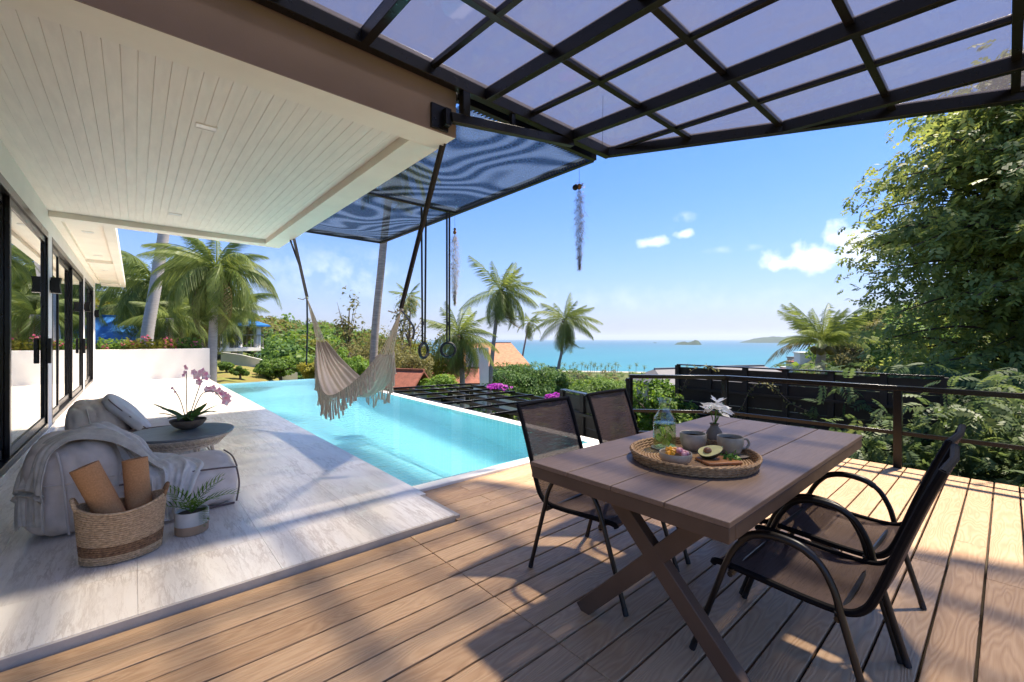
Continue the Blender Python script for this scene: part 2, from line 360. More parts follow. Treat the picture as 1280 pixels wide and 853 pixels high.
def tilemat():
    m, t, p, o = newmat('pool_tile')
    v = coords(t, 'Object', (1, 1, 1), 0)
    br = N(t, 'ShaderNodeTexBrick', offset=0.0, i_Scale=1.0); br.inputs['Brick Width'].default_value = .1; br.inputs['Row Height'].default_value = .1; br.inputs['Mortar Size'].default_value = .007
    L(t, v, br.inputs['Vector']); br.inputs['Color1'].default_value = (.32, .665, .72, 1); br.inputs['Color2'].default_value = (.38, .72, .77, 1); br.inputs['Mortar'].default_value = (.60, .82, .85, 1)
    L(t, br.outputs[0], p.inputs['Base Color']); p.inputs['Roughness'].default_value = .4; return m
M['tile'] = tilemat()
def seamat():
    m, t, p, o = newmat('sea_water')
    v = coords(t, 'Object', (1, 1, 1), 0)
    mp = N(t, 'ShaderNodeMapping'); mp.inputs['Rotation'].default_value = (0, 0, R(41)); mp.inputs['Scale'].default_value = (.0006, .0030, 1); L(t, v, mp.inputs[0])
    n = noise(t, mp.outputs[0], 1.6, 6, .6)
    ln = vm(t, 'LENGTH', v).outputs['Value']; dd = ma(t, 'DIVIDE', ln, 5200.0, clamp=True)
    f = ma(t, 'ADD', ma(t, 'MULTIPLY', n, .5), ma(t, 'MULTIPLY', dd, .65))
    L(t, ramp(t, f, [(.2, (.036, .20, .225)), (.55, (.024, .145, .185)), (.95, (.018, .10, .155))]), p.inputs['Base Color'])
    p.inputs['Roughness'].default_value = .35; p.inputs['Specular IOR Level'].default_value = .16
    bump(t, p, noise(t, v, .12, 4), .5, 1.5); return m
M['sea'] = seamat()
M['fabric'] = mat('linen', (.76, .665, .57), .9, spec=.2, var=.08, vs=14, bs=420, bd=.0015, bstr=.5)
M['fabric_pink'] = mat('linen_pale', (.83, .73, .66), .9, spec=.2, var=.06, vs=11, bs=420, bd=.0015, bstr=.5)
M['piping'] = mat('piping', (.17, .12, .11), .8, var=.1)
M['piping_pale'] = mat('piping_pale', (.66, .59, .52), .8, var=.1)
M['blanket'] = mat('blanket', (.66, .60, .50), .95, spec=.15, var=.14, vs=20, bs=300, bd=.002, bstr=.6)
M['blanket2'] = mat('blanket_pale', (.80, .76, .70), .95, spec=.15, var=.12, vs=18, bs=300, bd=.002, bstr=.6)
M['pillow'] = mat('pillow_white', (.70, .68, .67), .9, spec=.2, var=.05, vs=9, bs=350, bd=.001)
M['cork'] = mat('cork', (.56, .29, .125), .85, var=.12, vs=120, bs=200, bd=.001, c2=(.44, .21, .085))
M['jute'] = mat('jute', (.66, .47, .28), .9, var=.4, vs=55, bs=110, bd=.006, bstr=.8, stretch=(1, 1, 2), c2=(.36, .23, .12))
M['jute_dark'] = mat('jute_dark', (.36, .20, .095), .9, var=.4, vs=55, bs=110, bd=.006, bstr=.8, c2=(.13, .065, .03))
M['rattan'] = mat('seagrass', (.40, .25, .125), .7, var=.4, vs=70, bs=120, bd=.004, c2=(.20, .11, .045))
M['wicker'] = mat('pale_wicker', (.76, .64, .51), .7, var=.25, vs=40, bs=90, bd=.002)
M['slate'] = mat('grey_top', (.17, .20, .22), .33, var=.12, vs=4)
M['ceramic'] = mat('stoneware', (.40, .335, .245), .42, var=.18, vs=24, bs=60, bd=.001)
M['ceramic_in'] = mat('stoneware_glaze', (.36, .315, .235), .32, var=.12, vs=18)
M['bowlclay'] = mat('clay', (.22, .165, .115), .75, var=.2, vs=20, bs=70, bd=.002)
M['pot_white'] = mat('pot_white', (.62, .59, .54), .7, var=.06, vs=20)
M['pot_clay'] = mat('pot_clay', (.47, .30, .18), .8, var=.1, vs=20)
M['table'] = mat('table_board', (.20, .135, .097), .5, spec=.3, var=.12, vs=5, stretch=(1, 16, 16), bs=40, bd=.0008, bstr=.3)
M['table_dark'] = mat('table_frame', (.11, .070, .048), .5, spec=.3, var=.12, vs=6)
M['woodboard'] = mat('acacia', (.42, .18, .06), .45, var=.25, vs=7, stretch=(2, 16, 4), c2=(.26, .10, .035))
M['rope'] = mat('cotton_rope', (.66, .56, .45), .95, spec=.1, var=.15, vs=40, bs=220, bd=.003)
M['hammock'] = mat('hammock_cloth', (.66, .57, .49), .95, spec=.1, var=.3, vs=34, stretch=(26, .6, 26), bs=200, bd=.002, c2=(.27, .20, .165), rnd=0)
M['strap'] = mat('black_webbing', (.012, .012, .015), .6, var=.1)
M['bark'] = mat('bark', (.20, .155, .12), .9, var=.3, vs=7, bs=20, bd=.03, c2=(.09, .065, .05))
M['bark_dark'] = mat('bark_dark', (.075, .05, .036), .9, var=.3, vs=7, bs=20, bd=.03)
M['palmbark'] = mat('palm_bark', (.31, .265, .235), .85, var=.25, vs=3, stretch=(1, 1, 9), bs=8, bd=.02, c2=(.19, .155, .135))
M['royalbark'] = mat('royal_bark', (.42, .39, .375), .8, var=.12, vs=3, stretch=(1, 1, 6), bs=6, bd=.01)
M['leaf_tree'] = leafmat('leaf_tree', [(.036, .056, .021), (.070, .098, .031), (.112, .14, .040), (.175, .185, .052)], .45, .5, .25, 1.95)
M['leaf_low'] = leafmat('leaf_low', [(.030, .055, .024), (.055, .090, .036), (.085, .125, .045), (.13, .16, .055)], .40, .5, .25, 1.3)
M['leaf_dark'] = leafmat('leaf_dark', [(.018, .042, .014), (.034, .075, .020), (.058, .105, .026), (.085, .14, .035)], .35, gain=1.7)
M['leaf_green'] = leafmat('leaf_green', [(.030, .062, .016), (.060, .110, .022), (.090, .150, .030), (.13, .185, .040)], .4, gain=1.55)
M['leaf_yellow'] = leafmat('leaf_yellow', [(.09, .105, .020), (.15, .165, .030), (.22, .215, .035), (.27, .25, .05)], .4, gain=1.25)
M['leaf_olive'] = leafmat('leaf_olive', [(.062, .066, .022), (.105, .105, .035), (.145, .140, .050), (.19, .175, .075)], .4, gain=1.35)
M['leaf_bright'] = leafmat('leaf_bright', [(.035, .085, .016), (.075, .155, .024), (.125, .21, .035), (.18, .25, .05)], .4, gain=1.25)
M['palm_leaf'] = leafmat('palm_leaf', [(.045, .068, .020), (.080, .115, .030), (.125, .16, .043), (.19, .20, .07)], .42, .5, .3, 1.5)
M['palm_dry'] = leafmat('palm_dry', [(.10, .085, .035), (.16, .135, .05), (.20, .17, .07)], .3)
M['bract'] = leafmat('bract', [(.30, .035, .30), (.42, .07, .40), (.52, .14, .50)], .4)
M['pinkflower'] = leafmat('pink_flower', [(.45, .06, .12), (.60, .16, .20), (.72, .36, .38)], .4)
M['orchid'] = leafmat('orchid_petal', [(.86, .16, .30), (.90, .52, .52), (.93, .86, .80)], .55)
M['whiteflower'] = leafmat('white_flower', [(.80, .79, .66), (.88, .87, .80), (.90, .89, .86)], .55)
M['moss'] = leafmat('air_plant_hair', [(.26, .19, .075), (.40, .30, .13), (.50, .40, .20)], .04, .8, .1)
M['bluetile'] = mat('blue_tile', (.025, .165, .48), .35, var=.15, vs=3)
M['orangetile'] = mat('orange_tile', (.50, .215, .10), .7, var=.2, vs=2.2)
M['redtile'] = mat('red_tile', (.30, .10, .058), .75, var=.25, vs=5, bs=10, bd=.02)
M['greyroof'] = mat('grey_roof', (.17, .165, .17), .8, var=.1)
M['concrete'] = mat('concrete', (.40, .385, .36), .85, var=.15, vs=3, bs=30, bd=.004)
M['room'] = mat('room_paint', (.34, .33, .31), .8, var=.04)
M['curtain'] = mat('curtain', (.42, .42, .41), .9, var=.05)
def terrainmat():
    m, t, p, o = newmat('terrain_ground')
    v = coords(t, 'Object', (1, 1, 1), 0)
    n = noise(t, v, .25, 8, .65); n2 = noise(t, v, .02, 4)
    L(t, ramp(t, ma(t, 'ADD', ma(t, 'MULTIPLY', n, .7), ma(t, 'MULTIPLY', n2, .3)), [(.3, (.040, .065, .018)), (.5, (.085, .105, .030)), (.62, (.17, .155, .062)), (.8, (.20, .155, .095))]), p.inputs['Base Color'])
    p.inputs['Roughness'].default_value = .95; p.inputs['Specular IOR Level'].default_value = .1
    bump(t, p, noise(t, v, 2.0, 6), .6, .2); return m
M['terrain'] = terrainmat()
M['sand'] = mat('beach_sand', (.36, .34, .27), .9, var=.1, vs=.05)
M['lawn'] = mat('lawn_grass', (.17, .19, .045), .95, spec=.1, var=.3, vs=1.6, bs=30, bd=.05, c2=(.20, .145, .06))
M['far_hill'] = mat('far_hill', (.045, .075, .035), .95, spec=.05, var=.3, vs=.02, bs=.03, bd=20)

# ================================================================== SETTING: deck, terrace, pool
deck = tag(link('wooden_deck', None), 'warm brown composite board deck around the dining table', None, None, 'structure')
PITCH = .1535
def deck_end(y):
    return 6.10 if y < 2.52 else 6.10 - (y - 2.52) * .87
def board_piece(x0, x1, y0, y1, cut=False):
    e0, e1 = (min(x1, deck_end(y0)), min(x1, deck_end(y1))) if cut else (x1, x1)
    if e1 - x0 < .03: return
    cx, cy = (x0 + x1) / 2, (y0 + y1) / 2
    mb = MB().prism([(x0 - cx, y0 - cy), (e0 - cx, y0 - cy), (e1 - cx, y1 - cy), (x0 - cx, y1 - cy)], -.028, 0)
    o = link('board', mesh_of('board', mb, M['deck']), deck, (cx, cy, rng.uniform(-.0012, .0012)))
    b = o.modifiers.new('bevel', 'BEVEL'); b.width = .004; b.segments = 2
k = -11
while True:
    y0 = .085 + PITCH * k; y1 = y0 + PITCH; k += 1
    if y0 > 3.36: break
    tight = y0 > 2.62
    g = .0015 if tight else .0055
    a, b = y0 + g, min(y1 - g, 3.405)
    xs = -2.6
    if b > 2.69: xs = 1.815 if a > 2.68 else -2.6
    if xs < 0 and b > 2.685: b = 2.685
    joints = [1.42 + rng.choice((0, .0, .004)), 4.16] if k % 2 else [1.42, 3.62]
    if tight: joints = [1.95 + .3 * (k % 2), 4.3]
    edges = [xs] + [j for j in joints if j > xs + .2] + [6.10]
    for i in range(len(edges) - 1):
        board_piece(edges[i] + .0012, edges[i + 1] - .0012, a, b, i == len(edges) - 2)
obj('deck_subframe', MB().prism([(-2.6, -1.7), (6.06, -1.7), (6.06, 2.48), (5.15, 3.39), (1.8, 3.39), (1.8, 2.66), (-2.6, 2.66)], -.20, -.050), M['soil'], deck)
obj('deck_fascia', MB().bar((6.118, -1.7, -.10), (6.118, 2.52, -.10), .03, .17).bar((6.108, 2.54, -.10), (5.33, 3.43, -.10), .03, .17), M['rail'], deck)

terr = tag(link('terrace_floor', None), 'pale polished travertine terrace under the roof', None, None, 'structure')
TX0, TX1, TY0, TY1, TZ = -.9, 1.86, 2.72, 18.3, .04
xj = [TX0 - .6, TX0 + .29, .013, .635, 1.257, TX1]; yj = [TY0 - .06] + [3.24 + 1.24 * i for i in range(12)] + [TY1]
xj[0] = TX0
for i in range(len(xj) - 1):
    for j in range(len(yj) - 1):
        x0, x1, y0, y1 = xj[i], xj[i + 1], yj[j], yj[j + 1]
        if j == 0: y0 = TY0
        if x1 > 1.8 and j == 0: x1 = 1.80
        cx, cy = (x0 + x1) / 2, (y0 + y1) / 2; g = .0007
        mb = MB().box(x0 - cx + g, x1 - cx - g, y0 - cy + g, y1 - cy - g, -.02, 0)
        o = link('floor_tile', mesh_of('floor_tile', mb, M['trav']), terr, (cx, cy, TZ + rng.uniform(-.0004, .0004)))
obj('floor_base', MB().box(-4.6, 1.857, 2.726, TY1, -.30, TZ - .018), M['trav_edge'], terr)
obj('floor_edge', MB().box(-4.6, 1.802, 2.708, 2.7245, -.03, TZ - .002), M['trav_edge'], terr, bevel=.003)

pool = tag(link('swimming_pool', None), 'turquoise infinity pool beside the terrace', None, None, 'structure')
PA, PB, PC, PD = (1.86, 3.53), (4.38, 3.53), (4.82, 15.2), (1.86, 15.2)
dep = -1.35
b = MB()
b.add([(*PA, dep), (*PB, dep), (*PC, dep), (*PD, dep), (*PA, .03), (*PB, .03), (*PC, .03), (*PD, .03)], [(0, 1, 2, 3), (0, 4, 5, 1), (1, 5, 6, 2), (2, 6, 7, 3), (3, 7, 4, 0)])
obj('basin', b, M['tile'], pool, sm=False)
obj('pool_step', MB().box(1.862, 2.52, 3.532, 6.3, dep + .002, -.16), M['tile'], pool, sm=False)
obj('pool_step', MB().box(1.862, 2.52, 6.302, 9.6, dep + .002, -.42), M['tile'], pool, sm=False)
obj('coping', MB().prism([(1.862, 3.408), (4.66, 3.408), (4.66, 3.55), (1.862, 3.55)], -.25, .022), M['white'], pool, bevel=.006)
obj('coping', MB().prism([(4.385, 3.552), (4.60, 3.552), (5.02, 15.4), (4.825, 15.2)], -1.6, .026), M['white'], pool, bevel=.006)
obj('coping', MB().prism([(1.862, 15.2), (4.823, 15.202), (5.0, 15.40), (1.862, 15.40)], -1.6, .010), M['white'], pool, bevel=.006)
obj('pool_outer_wall', MB().prism([(4.60, 3.0), (4.66, 3.0), (5.07, 15.45), (5.02, 15.41)], -6, -.02).prism([(1.8, 15.41), (5.0, 15.41), (5.05, 15.5), (1.8, 15.5)], -6, -.03), M['concrete'], pool, sm=False)
tag(obj('pool_water', MB().grid(8, 30, lambda u, v: (1.861 + u * (2.515 + .44 * v), 3.551 + 11.648 * v, -.012)), M['water'], None), 'clear turquoise water filling the pool', None, None, 'structure')

# ================================================================== HOUSE
house = thing('house', 'white modern house with black glass doors and flat roof', 'house', (-.9, 10, 0))
WX = -.9
spans = [(2.2, 8.73), (9.12, 14.2), (14.62, 17.45)]
wl = MB()
for y0, y1 in ((8.73, 9.12), (14.2, 14.62), (17.45, 18.3)): wl.box(WX - .22, WX, y0, y1, TZ, 2.8295)
wl.box(WX - .22, WX, 2.2, 18.3, 2.83, 3.5)
obj('wall', wl, M['white'], house, bevel=.004)
obj('wall_base', MB().box(WX - .2, WX + .012, 2.8, 18.29, TZ, TZ + .075), M['trav'], house, bevel=.003)
obj('end_wall', MB().box(-6, WX - .222, 18.0, 18.28, -1, 3.3), M['white'], house)
# roof slab with a recessed board ceiling
SX, SY0, SY1, SZ = 2.05, 3.07, 9.0, 3.05
obj('roof_fascia', MB().box(-3.2, SX, SY0, SY0 + .012, SZ, 3.62), M['stucco'], house)
obj('roof_beam', MB().box(-3.2, SX, SY0 + .0125, 3.37, SZ, 3.55), M['cream'], house, bevel=.004)
obj('roof_beam', MB().box(1.77, SX, 3.372, 8.738, SZ, 3.55), M['cream'], house, bevel=.004)
obj('roof_beam', MB().box(WX + .002, SX, 8.74, SY1, SZ, 3.55), M['cream'], house, bevel=.004)
obj('roof_slab', MB().box(-5, SX - .002, SY0 + .02, SY1 - .002, 3.551, 3.62).box(-5, WX - .222, 2.2, 18.2, 3.5, 3.55), M['concrete'], house)
nb = 32; bw = (1.768 - WX) / nb
cb = MB().box(-bw / 2 + .0004, bw / 2 - .0004, -2.683, 2.683, 0, .02)
cbm = mesh_of('ceiling_board', cb, M['ceil'])
for i in range(nb):
    o = link('ceiling_board', cbm, house, Vector((WX + bw * (i + .5), 6.055, 3.13 + rng.uniform(-.0008, .0008))) - Vector(house.location))
    m_ = o.modifiers.new('bevel', 'BEVEL'); m_.width = .0017; m_.segments = 1
obj('ceiling_backing', MB().box(WX, 1.768, 3.372, 8.738, 3.151, 3.17), M['ceil'], house)
# narrow eave further along the wall
ev = MB().box(-.36, -.22, 9.002, 19.2, 3.05, 3.24).box(WX + .002, -.8, 9.002, 18.3, 3.05, 3.2).box(-.80, -.36, 13.4, 13.6, 3.05, 3.2).box(-.80, -.36, 18.9, 19.2, 3.05, 3.2).box(WX + .002, -.36, 9.002, 19.2, 3.12, 3.19)
obj('eave', ev, M['cream'], house, bevel=.003)
# glass doors
def door(y0, y1, stiles, handle=None, inset=0):
    d = link('sliding_door', None, house, Vector((WX, y0, TZ)) - Vector(house.location))
    fr = MB(); x0, x1 = WX - .12, WX + .004
    fr.box(x0, x1, y0, y1, TZ + .075, TZ + .15); fr.box(x0, x1, y0, y1, 2.74, 2.83)
    fr.box(x0, x1, y0, y0 + .05, TZ + .15, 2.74); fr.box(x0, x1, y1 - .05, y1, TZ + .15, 2.74)
    obj('door_frame', fr, M['black'], d, bevel=.003)
    ys = [y0 + .05] + [q for q in stiles] + [y1 - .05]
    for i in range(len(ys) - 1):
        ox = -.035 if i % 2 == 0 else -.075
        lf = MB(); a, b_ = ys[i] + .001, ys[i + 1] - .001
        if i > 0: a -= .035
        if i < len(ys) - 2: b_ += .035
        xa, xb = WX + ox - .018, WX + ox + .018
        st = .075
        lf.box(xa, xb, a, a + st, TZ + .152, 2.738).box(xa, xb, b_ - st, b_, TZ + .152, 2.738).box(xa, xb, a + st, b_ - st, TZ + .152, TZ + .25).box(xa, xb, a + st, b_ - st, 2.66, 2.738)
        obj('leaf_frame', lf, M['black'], d, bevel=.003)
        obj('pane', MB().box(WX + ox - .004, WX + ox + .004, a + st, b_ - st, TZ + .25, 2.66), M['doorglass'], d, sm=False)
    if handle:
        h = MB().box(WX + .006, WX + .05, handle - .05, handle + .05, 1.02, 1.36)
        obj('handle', h, M['black'], d, bevel=.006)
    return d
door(2.2, 8.73, [4.3, 6.45], 8.58)
door(9.12, 14.2, [10.05, 12.1], 14.05)
door(14.62, 17.45, [15.9])
obj('interior', MB().box(-5.2, -5.0, 2.2, 18, TZ, 3.4).box(-5, WX - .24, 2.0, 2.2, TZ, 3.4).box(-5.0, WX - .225, 2.2, 18, 3.2, 3.4).box(-5, WX - .225, 8.85, 9.0, TZ, 3.2), M['room'], house, sm=False)
for y0, y1 in ((4.5, 5.6), (7.0, 7.5), (9.3, 9.9), (11.6, 12.2)):
    obj('curtain', MB().grid(40, 2, lambda u, v: (WX - .34 + .03 * math.sin(u * 60), y0 + u * (y1 - y0), TZ + .02 + v * 2.75)), M['curtain'], house)
# wall lights
def sconce(y, z, label):
    t = thing('wall_light', label, 'wall light', (WX + .001, y, z), 0, 'black wall lights along the house')
    pr_ = [(.012, 0), (.112, 0), (.104, .05), (.098, .11), (.104, .17), (.112, .22), (.012, .22)]
    n = len(pr_); b = MB()
    b.add([(x, -.075, zz) for x, zz in pr_] + [(x, .075, zz) for x, zz in pr_], [tuple(range(n)), tuple(range(n, 2 * n))[::-1]] + [(i, n + i, n + (i + 1) % n, (i + 1) % n) for i in range(n)])
    obj('lamp_body', b, M['black'], t, world=False, sm=False); obj('mounting_plate', MB().box(0, .011, -.05, .05, .04, .18), M['black'], t, world=False)
sconce(8.93, 2.0, 'black waisted wall light on the pillar nearest the camera'); sconce(14.42, 2.0, 'black waisted wall light on the second white pillar'); sconce(17.9, 2.0, 'small black wall light at the far end of the white wall')
def downlight(x, y, z, label, grp='recessed ceiling lights'):
    t = thing('ceiling_light', label, 'ceiling light', (x, y, z), 0, grp)
    obj('trim', MB().box(-.075, .075, -.05, -.042, -.006, .004).box(-.075, .075, .042, .05, -.006, .004).box(-.075, -.067, -.042, .042, -.006, .004).box(.067, .075, -.042, .042, -.006, .004), M['white'], t, world=False)
    obj('diffuser', MB().box(-.067, .067, -.042, .042, -.002, .003), M['lampwhite'], t, world=False)
M['lampwhite'] = mat('lamp_diffuser', (.86, .86, .86), .3, var=.01)
downlight(.456, 4.43, 3.129, 'white recessed light in the board ceiling nearest the camera'); downlight(.44, 7.81, 3.129, 'white recessed light at the far end of the board ceiling')
for y, s in ((10.0, 'first'), (12.7, 'second'), (15.3, 'third')): downlight(-.58, y, 3.119, f'{s} small recessed light along the narrow eave beyond the board ceiling', 'eave lights')
# planter with flowers
planter = thing('planter_wall', 'low white planter wall with flowering shrubs at the terrace end', 'planter', (.5, 18.6, 0))
obj('planter_box', MB().box(WX - .02, 1.98, 18.302, 18.48, TZ - .3, 1.02).box(1.80, 1.98, 18.481, 19.4, -.3, 1.02).box(WX, 1.80, 19.25, 19.4, -.3, 1.02), M['white'], planter, bevel=.006)
obj('soil', MB().box(WX, 1.80, 18.482, 19.249, -.3, .93), M['soil'], planter)

# ================================================================== PERGOLA
perg = thing('pergola', 'black steel pergola with lavender tinted roof panels', 'pergola', (3.2, 1.2, 0))
PY = [3.0, 2.19, 1.44, .66, -.04, -.80]; RX = [-.42, .12, .67, 1.22, 1.77, 2.32, 2.86, 3.45, 4.08, 4.68, 5.27, 5.85]
thick = {3, 5, 7, 9, 1, 11}
def pz(y): return 3.50 - .06 * (3.0 - y)
def edge_x(y): return 4.06 + .405 * (3.0 - y)
def beam(name, a, b, w_, h_, mt='black'): return obj(name, MB().bar(a, b, w_, h_), M[mt], perg, bevel=.003)
XL = -1.2
beam('beam', (XL, 3.0, pz(3.0) - .02), (edge_x(3) + .02, 3.0, pz(3) - .02), .075, .13)
for i, y in enumerate(PY[1:]):
    e = edge_x(y)
    beam('purlin', (XL, y, pz(y) + .005), (e - .03, y, pz(y) + .005), .05, .05)
for i, x in enumerate(RX):
    ymax = 2.965
    if x > 4.06: ymax = min(2.965, 3.0 - (x - 4.06) / .405 - .06)
    ymin = -1.2
    if ymax < ymin + .2: continue
    hh = .11 if i in thick else .045
    ww = .06 if i in thick else .045
    beam('rafter', (x, ymax, pz(ymax) - hh / 2 + .028), (x, ymin, pz(ymin) - hh / 2 + .028), ww, hh)
beam('edge_beam', (edge_x(3) - .0, 2.99, pz(2.99) - .025), (edge_x(-1.2), -1.2, pz(-1.2) - .025), .07, .11)
ysp = PY + [-1.2]
for i in range(len(ysp) - 1):
    ya, yb = ysp[i] - .026, ysp[i + 1] + .026
    xs_ = [XL] + RX
    for j in range(len(xs_)):
        xa = xs_[j] + .02; xb = (xs_[j + 1] - .02) if j + 1 < len(xs_) else 9
        ea, eb = edge_x(ya) - .035, edge_x(yb) - .035
        A, B = min(xb, ea), min(xb, eb)
        if B - xa < .05: continue
        if A < xa:
            yc = 3.0 - (xa + .035 - 4.06) / .405; pts = [(xa, yc), (xa, yb), (B, yb)]
        else:
            pts = [(xa, ya), (xa, yb), (B, yb), (A, ya)]
            if A < xb and B >= xb: 
                yc = 3.0 - (xb + .035 - 4.06) / .405; pts = [(xa, ya), (xa, yb), (xb, yb), (xb, yc), (A, ya)]
        n = len(pts)
        mb = MB(); mb.add([(x, y, pz(y) + .012) for x, y in pts] + [(x, y, pz(y) + .020) for x, y in pts], [tuple(range(n)), tuple(range(n, 2 * n))[::-1]] + [(q, n + q, n + (q + 1) % n, (q + 1) % n) for q in range(n)])
        obj('roof_panel', mb, M['pane'], perg, sm=False)
obj('sun_gap_blocker', MB().box(XL, 3.94, 3.038, 3.125, 3.56, 3.575), M['black'], perg, sm=False)  # added plate, blocks the sun strip that falls between beam and roof slab
# bracket on the fascia
obj('bracket_plate', MB().box(1.80, 1.96, 3.045, 3.069, 3.06, 3.26).box(1.90, 1.955, 2.99, 3.044, 3.09, 3.23), M['black'], perg, bevel=.004)
beam('tie_bar', (1.95, 3.0, 3.16), (3.45, 3.0, 3.40), .06, .075)
beam('hanger', (2.09, 3.0, 3.215), (2.09, 3.0, 3.42), .07, .07, ); beam('hanger', (2.62, 3.0, 3.29), (2.62, 3.0, 3.42), .045, .045)
tag(obj('hanging_wire', MB().tube([(3.05, 2.30, 3.45), (3.24, 2.45, 3.1)], .0015, 4), M['black'], perg))
# shade net frame over the pool edge
net = thing('shade_net', 'dark blue shade net laced in a black steel frame over the pool', 'shade net', (3.0, 6, 3.43))
NX0, NX1, NY0, NY1, NZ = 2.08, 3.97, 3.11, 8.8, 3.43
for a, b_ in (((NX0, NY0), (NX1, NY0)), ((NX0, NY1), (NX1, NY1)), ((NX1, NY0 + .03), (NX1, NY1 - .03)), ((NX0, 5.92), (NX1 - .03, 5.92)), ((NX0 + .0, NY0 + .03), (NX0, NY1 - .03))):
    obj('frame_bar', MB().bar((*a, NZ), (*b_, NZ), .055, .085), M['black'], net, bevel=.003)
obj('frame_edge', MB().bar((NX1 + .031, NY0, NZ + .02), (NX1 + .031, NY1 + .03, NZ + .02), .006, .05), M['rail'], net)
for (y0, y1) in ((NY0 + .07, 5.87), (5.97, NY1 - .07)):
    obj('net', MB().grid(20, 30, lambda u, v: (NX0 + .08 + u * (NX1 - NX0 - .16), y0 + v * (y1 - y0), NZ - .02 - .05 * math.sin(u * math.pi) * math.sin(v * math.pi))), M['net'], net)
    lc = MB()
    n = int((y1 - y0) / .045)
    for i in range(n): 
        y = y0 + (i + .5) * (y1 - y0) / n; lc.bar((NX1 - .085, y, NZ - .025), (NX1 - .03, y + .02, NZ - .03), .010, .010)
    for i in range(38):
        x = NX0 + .1 + i * (NX1 - NX0 - .2) / 38
        for yy, s in ((y0, -1), (y1, 1)): lc.bar((x, yy - s * .005, NZ - .025), (x + .02, yy + s * .045, NZ - .03), .010, .010)
    tag(obj('lacing', lc, M['strap'], net, sm=False), kind='stuff')

# ================================================================== RAILING and FENCES
rl = thing('railing', 'black steel railing with flat top rail along the deck edge', 'railing', (6.0, 1.2, 0))
RP = [(5.14, 3.43), (5.98, 2.50), (6.04, .76), (6.06, -1.4)]
for i in range(3):
    a, b_ = RP[i], RP[i + 1]; dv = (Vector(b_) - Vector(a)).normalized() * .0
    obj('top_rail', MB().bar((*a, .835), (*b_, .835), .075, .05), M['rail'], rl, bevel=.004)
    obj('mid_rail', MB().bar((*a, .365), (*b_, .365), .035, .04), M['rail'], rl, bevel=.003)
obj('bottom_rail', MB().bar((*RP[0], .06), (*RP[1], .06), .035, .05), M['rail'], rl, bevel=.003)
for p in RP: obj('post', MB().box(p[0] - .035, p[0] + .035, p[1] - .035, p[1] + .035, -.15, .81), M['rail'], rl, bevel=.003)
def fence(name, label, P, top, bot, step, hz):
    t = thing(name, label, 'fence', (*P[0], bot))
    for i in range(len(P) - 1):
        a, b_ = Vector((*P[i], 0)), Vector((*P[i + 1], 0)); ln = (b_ - a).length; n = max(1, round(ln / step)); dv = (b_ - a) / n
        nr = Vector((-dv.y, dv.x, 0)).normalized()
        if nr.dot(-a) < 0: nr = -nr
        for j in range(n + 1):
            p = a + dv * j; obj('fence_post', MB().box(p.x - .04, p.x + .04, p.y - .04, p.y + .04, bot, top), M['blackmatt'], t, bevel=.003)
            if j < n:
                q0 = p + dv * .5 * .999
                zs = np.arange(bot, top - .01, .215)
                for k_, z in enumerate(zs):
                    z1 = min(z + .209, top - .03)
                    A = p + dv.normalized() * .041; B = p + dv - dv.normalized() * .041
                    off = nr * (-.012 + rng.uniform(-.003, .003))
                    obj('fence_board', MB().bar((A + off + Vector((0, 0, (z + z1) / 2))), (B + off + Vector((0, 0, (z + z1) / 2))), .02, z1 - z), M['blackmatt'], t, bevel=.002)
        for z in hz: obj('fence_rail', MB().bar(a + nr * .052 + Vector((0, 0, z)), b_ + nr * .052 + Vector((0, 0, z)), .022, .045), M['blackmatt'], t, bevel=.002)
        obj('fence_cap', MB().bar(a + Vector((0, 0, top + .012)), b_ + Vector((0, 0, top + .012)), .11, .022), M['rail'], t, bevel=.002)
fence('timber_fence', 'tall black timber fence with creepers behind the railing', [(8.0, 4.24), (8.06, .55)], .84, -2.2, .62, (.40, -.12, -.75))
fence('garden_fence', 'short low black fence beyond the sling chairs', [(5.35, 4.85), (5.02, 3.72)], .50, -1.5, .6, (.2,))
# trellis below the pool edge
tr = thing('trellis', 'flat black timber trellis with pink bougainvillea below the pool edge', 'trellis', (7, 9, -4))
tc_ = [(5.35, 13.2), (9.0, 12.5), (8.05, 5.2), (4.95, 5.2)]
def tl(u, v):
    a = Vector(tc_[3]).lerp(Vector(tc_[2]), u); b = Vector(tc_[0]).lerp(Vector(tc_[1]), u); q = a.lerp(b, v); return (q.x, q.y)
for i in range(6): obj('trellis_bar', MB().bar((*tl(i / 5, 0), -.30), (*tl(i / 5, 1), -.30), .05, .09), M['black'], tr, bevel=.003)
for i in range(9): obj('trellis_bar', MB().bar((*tl(0, i / 8), -.24), (*tl(1, i / 8), -.24), .04, .05), M['black'], tr, bevel=.003)
for u, v in ((0, 0), (1, 0), (1, 1), (0, 1), (1, .5)): obj('trellis_post', MB().box(tl(u, v)[0] - .05, tl(u, v)[0] + .05, tl(u, v)[1] - .05, tl(u, v)[1] + .05, -6, -.345), M['black'], tr)
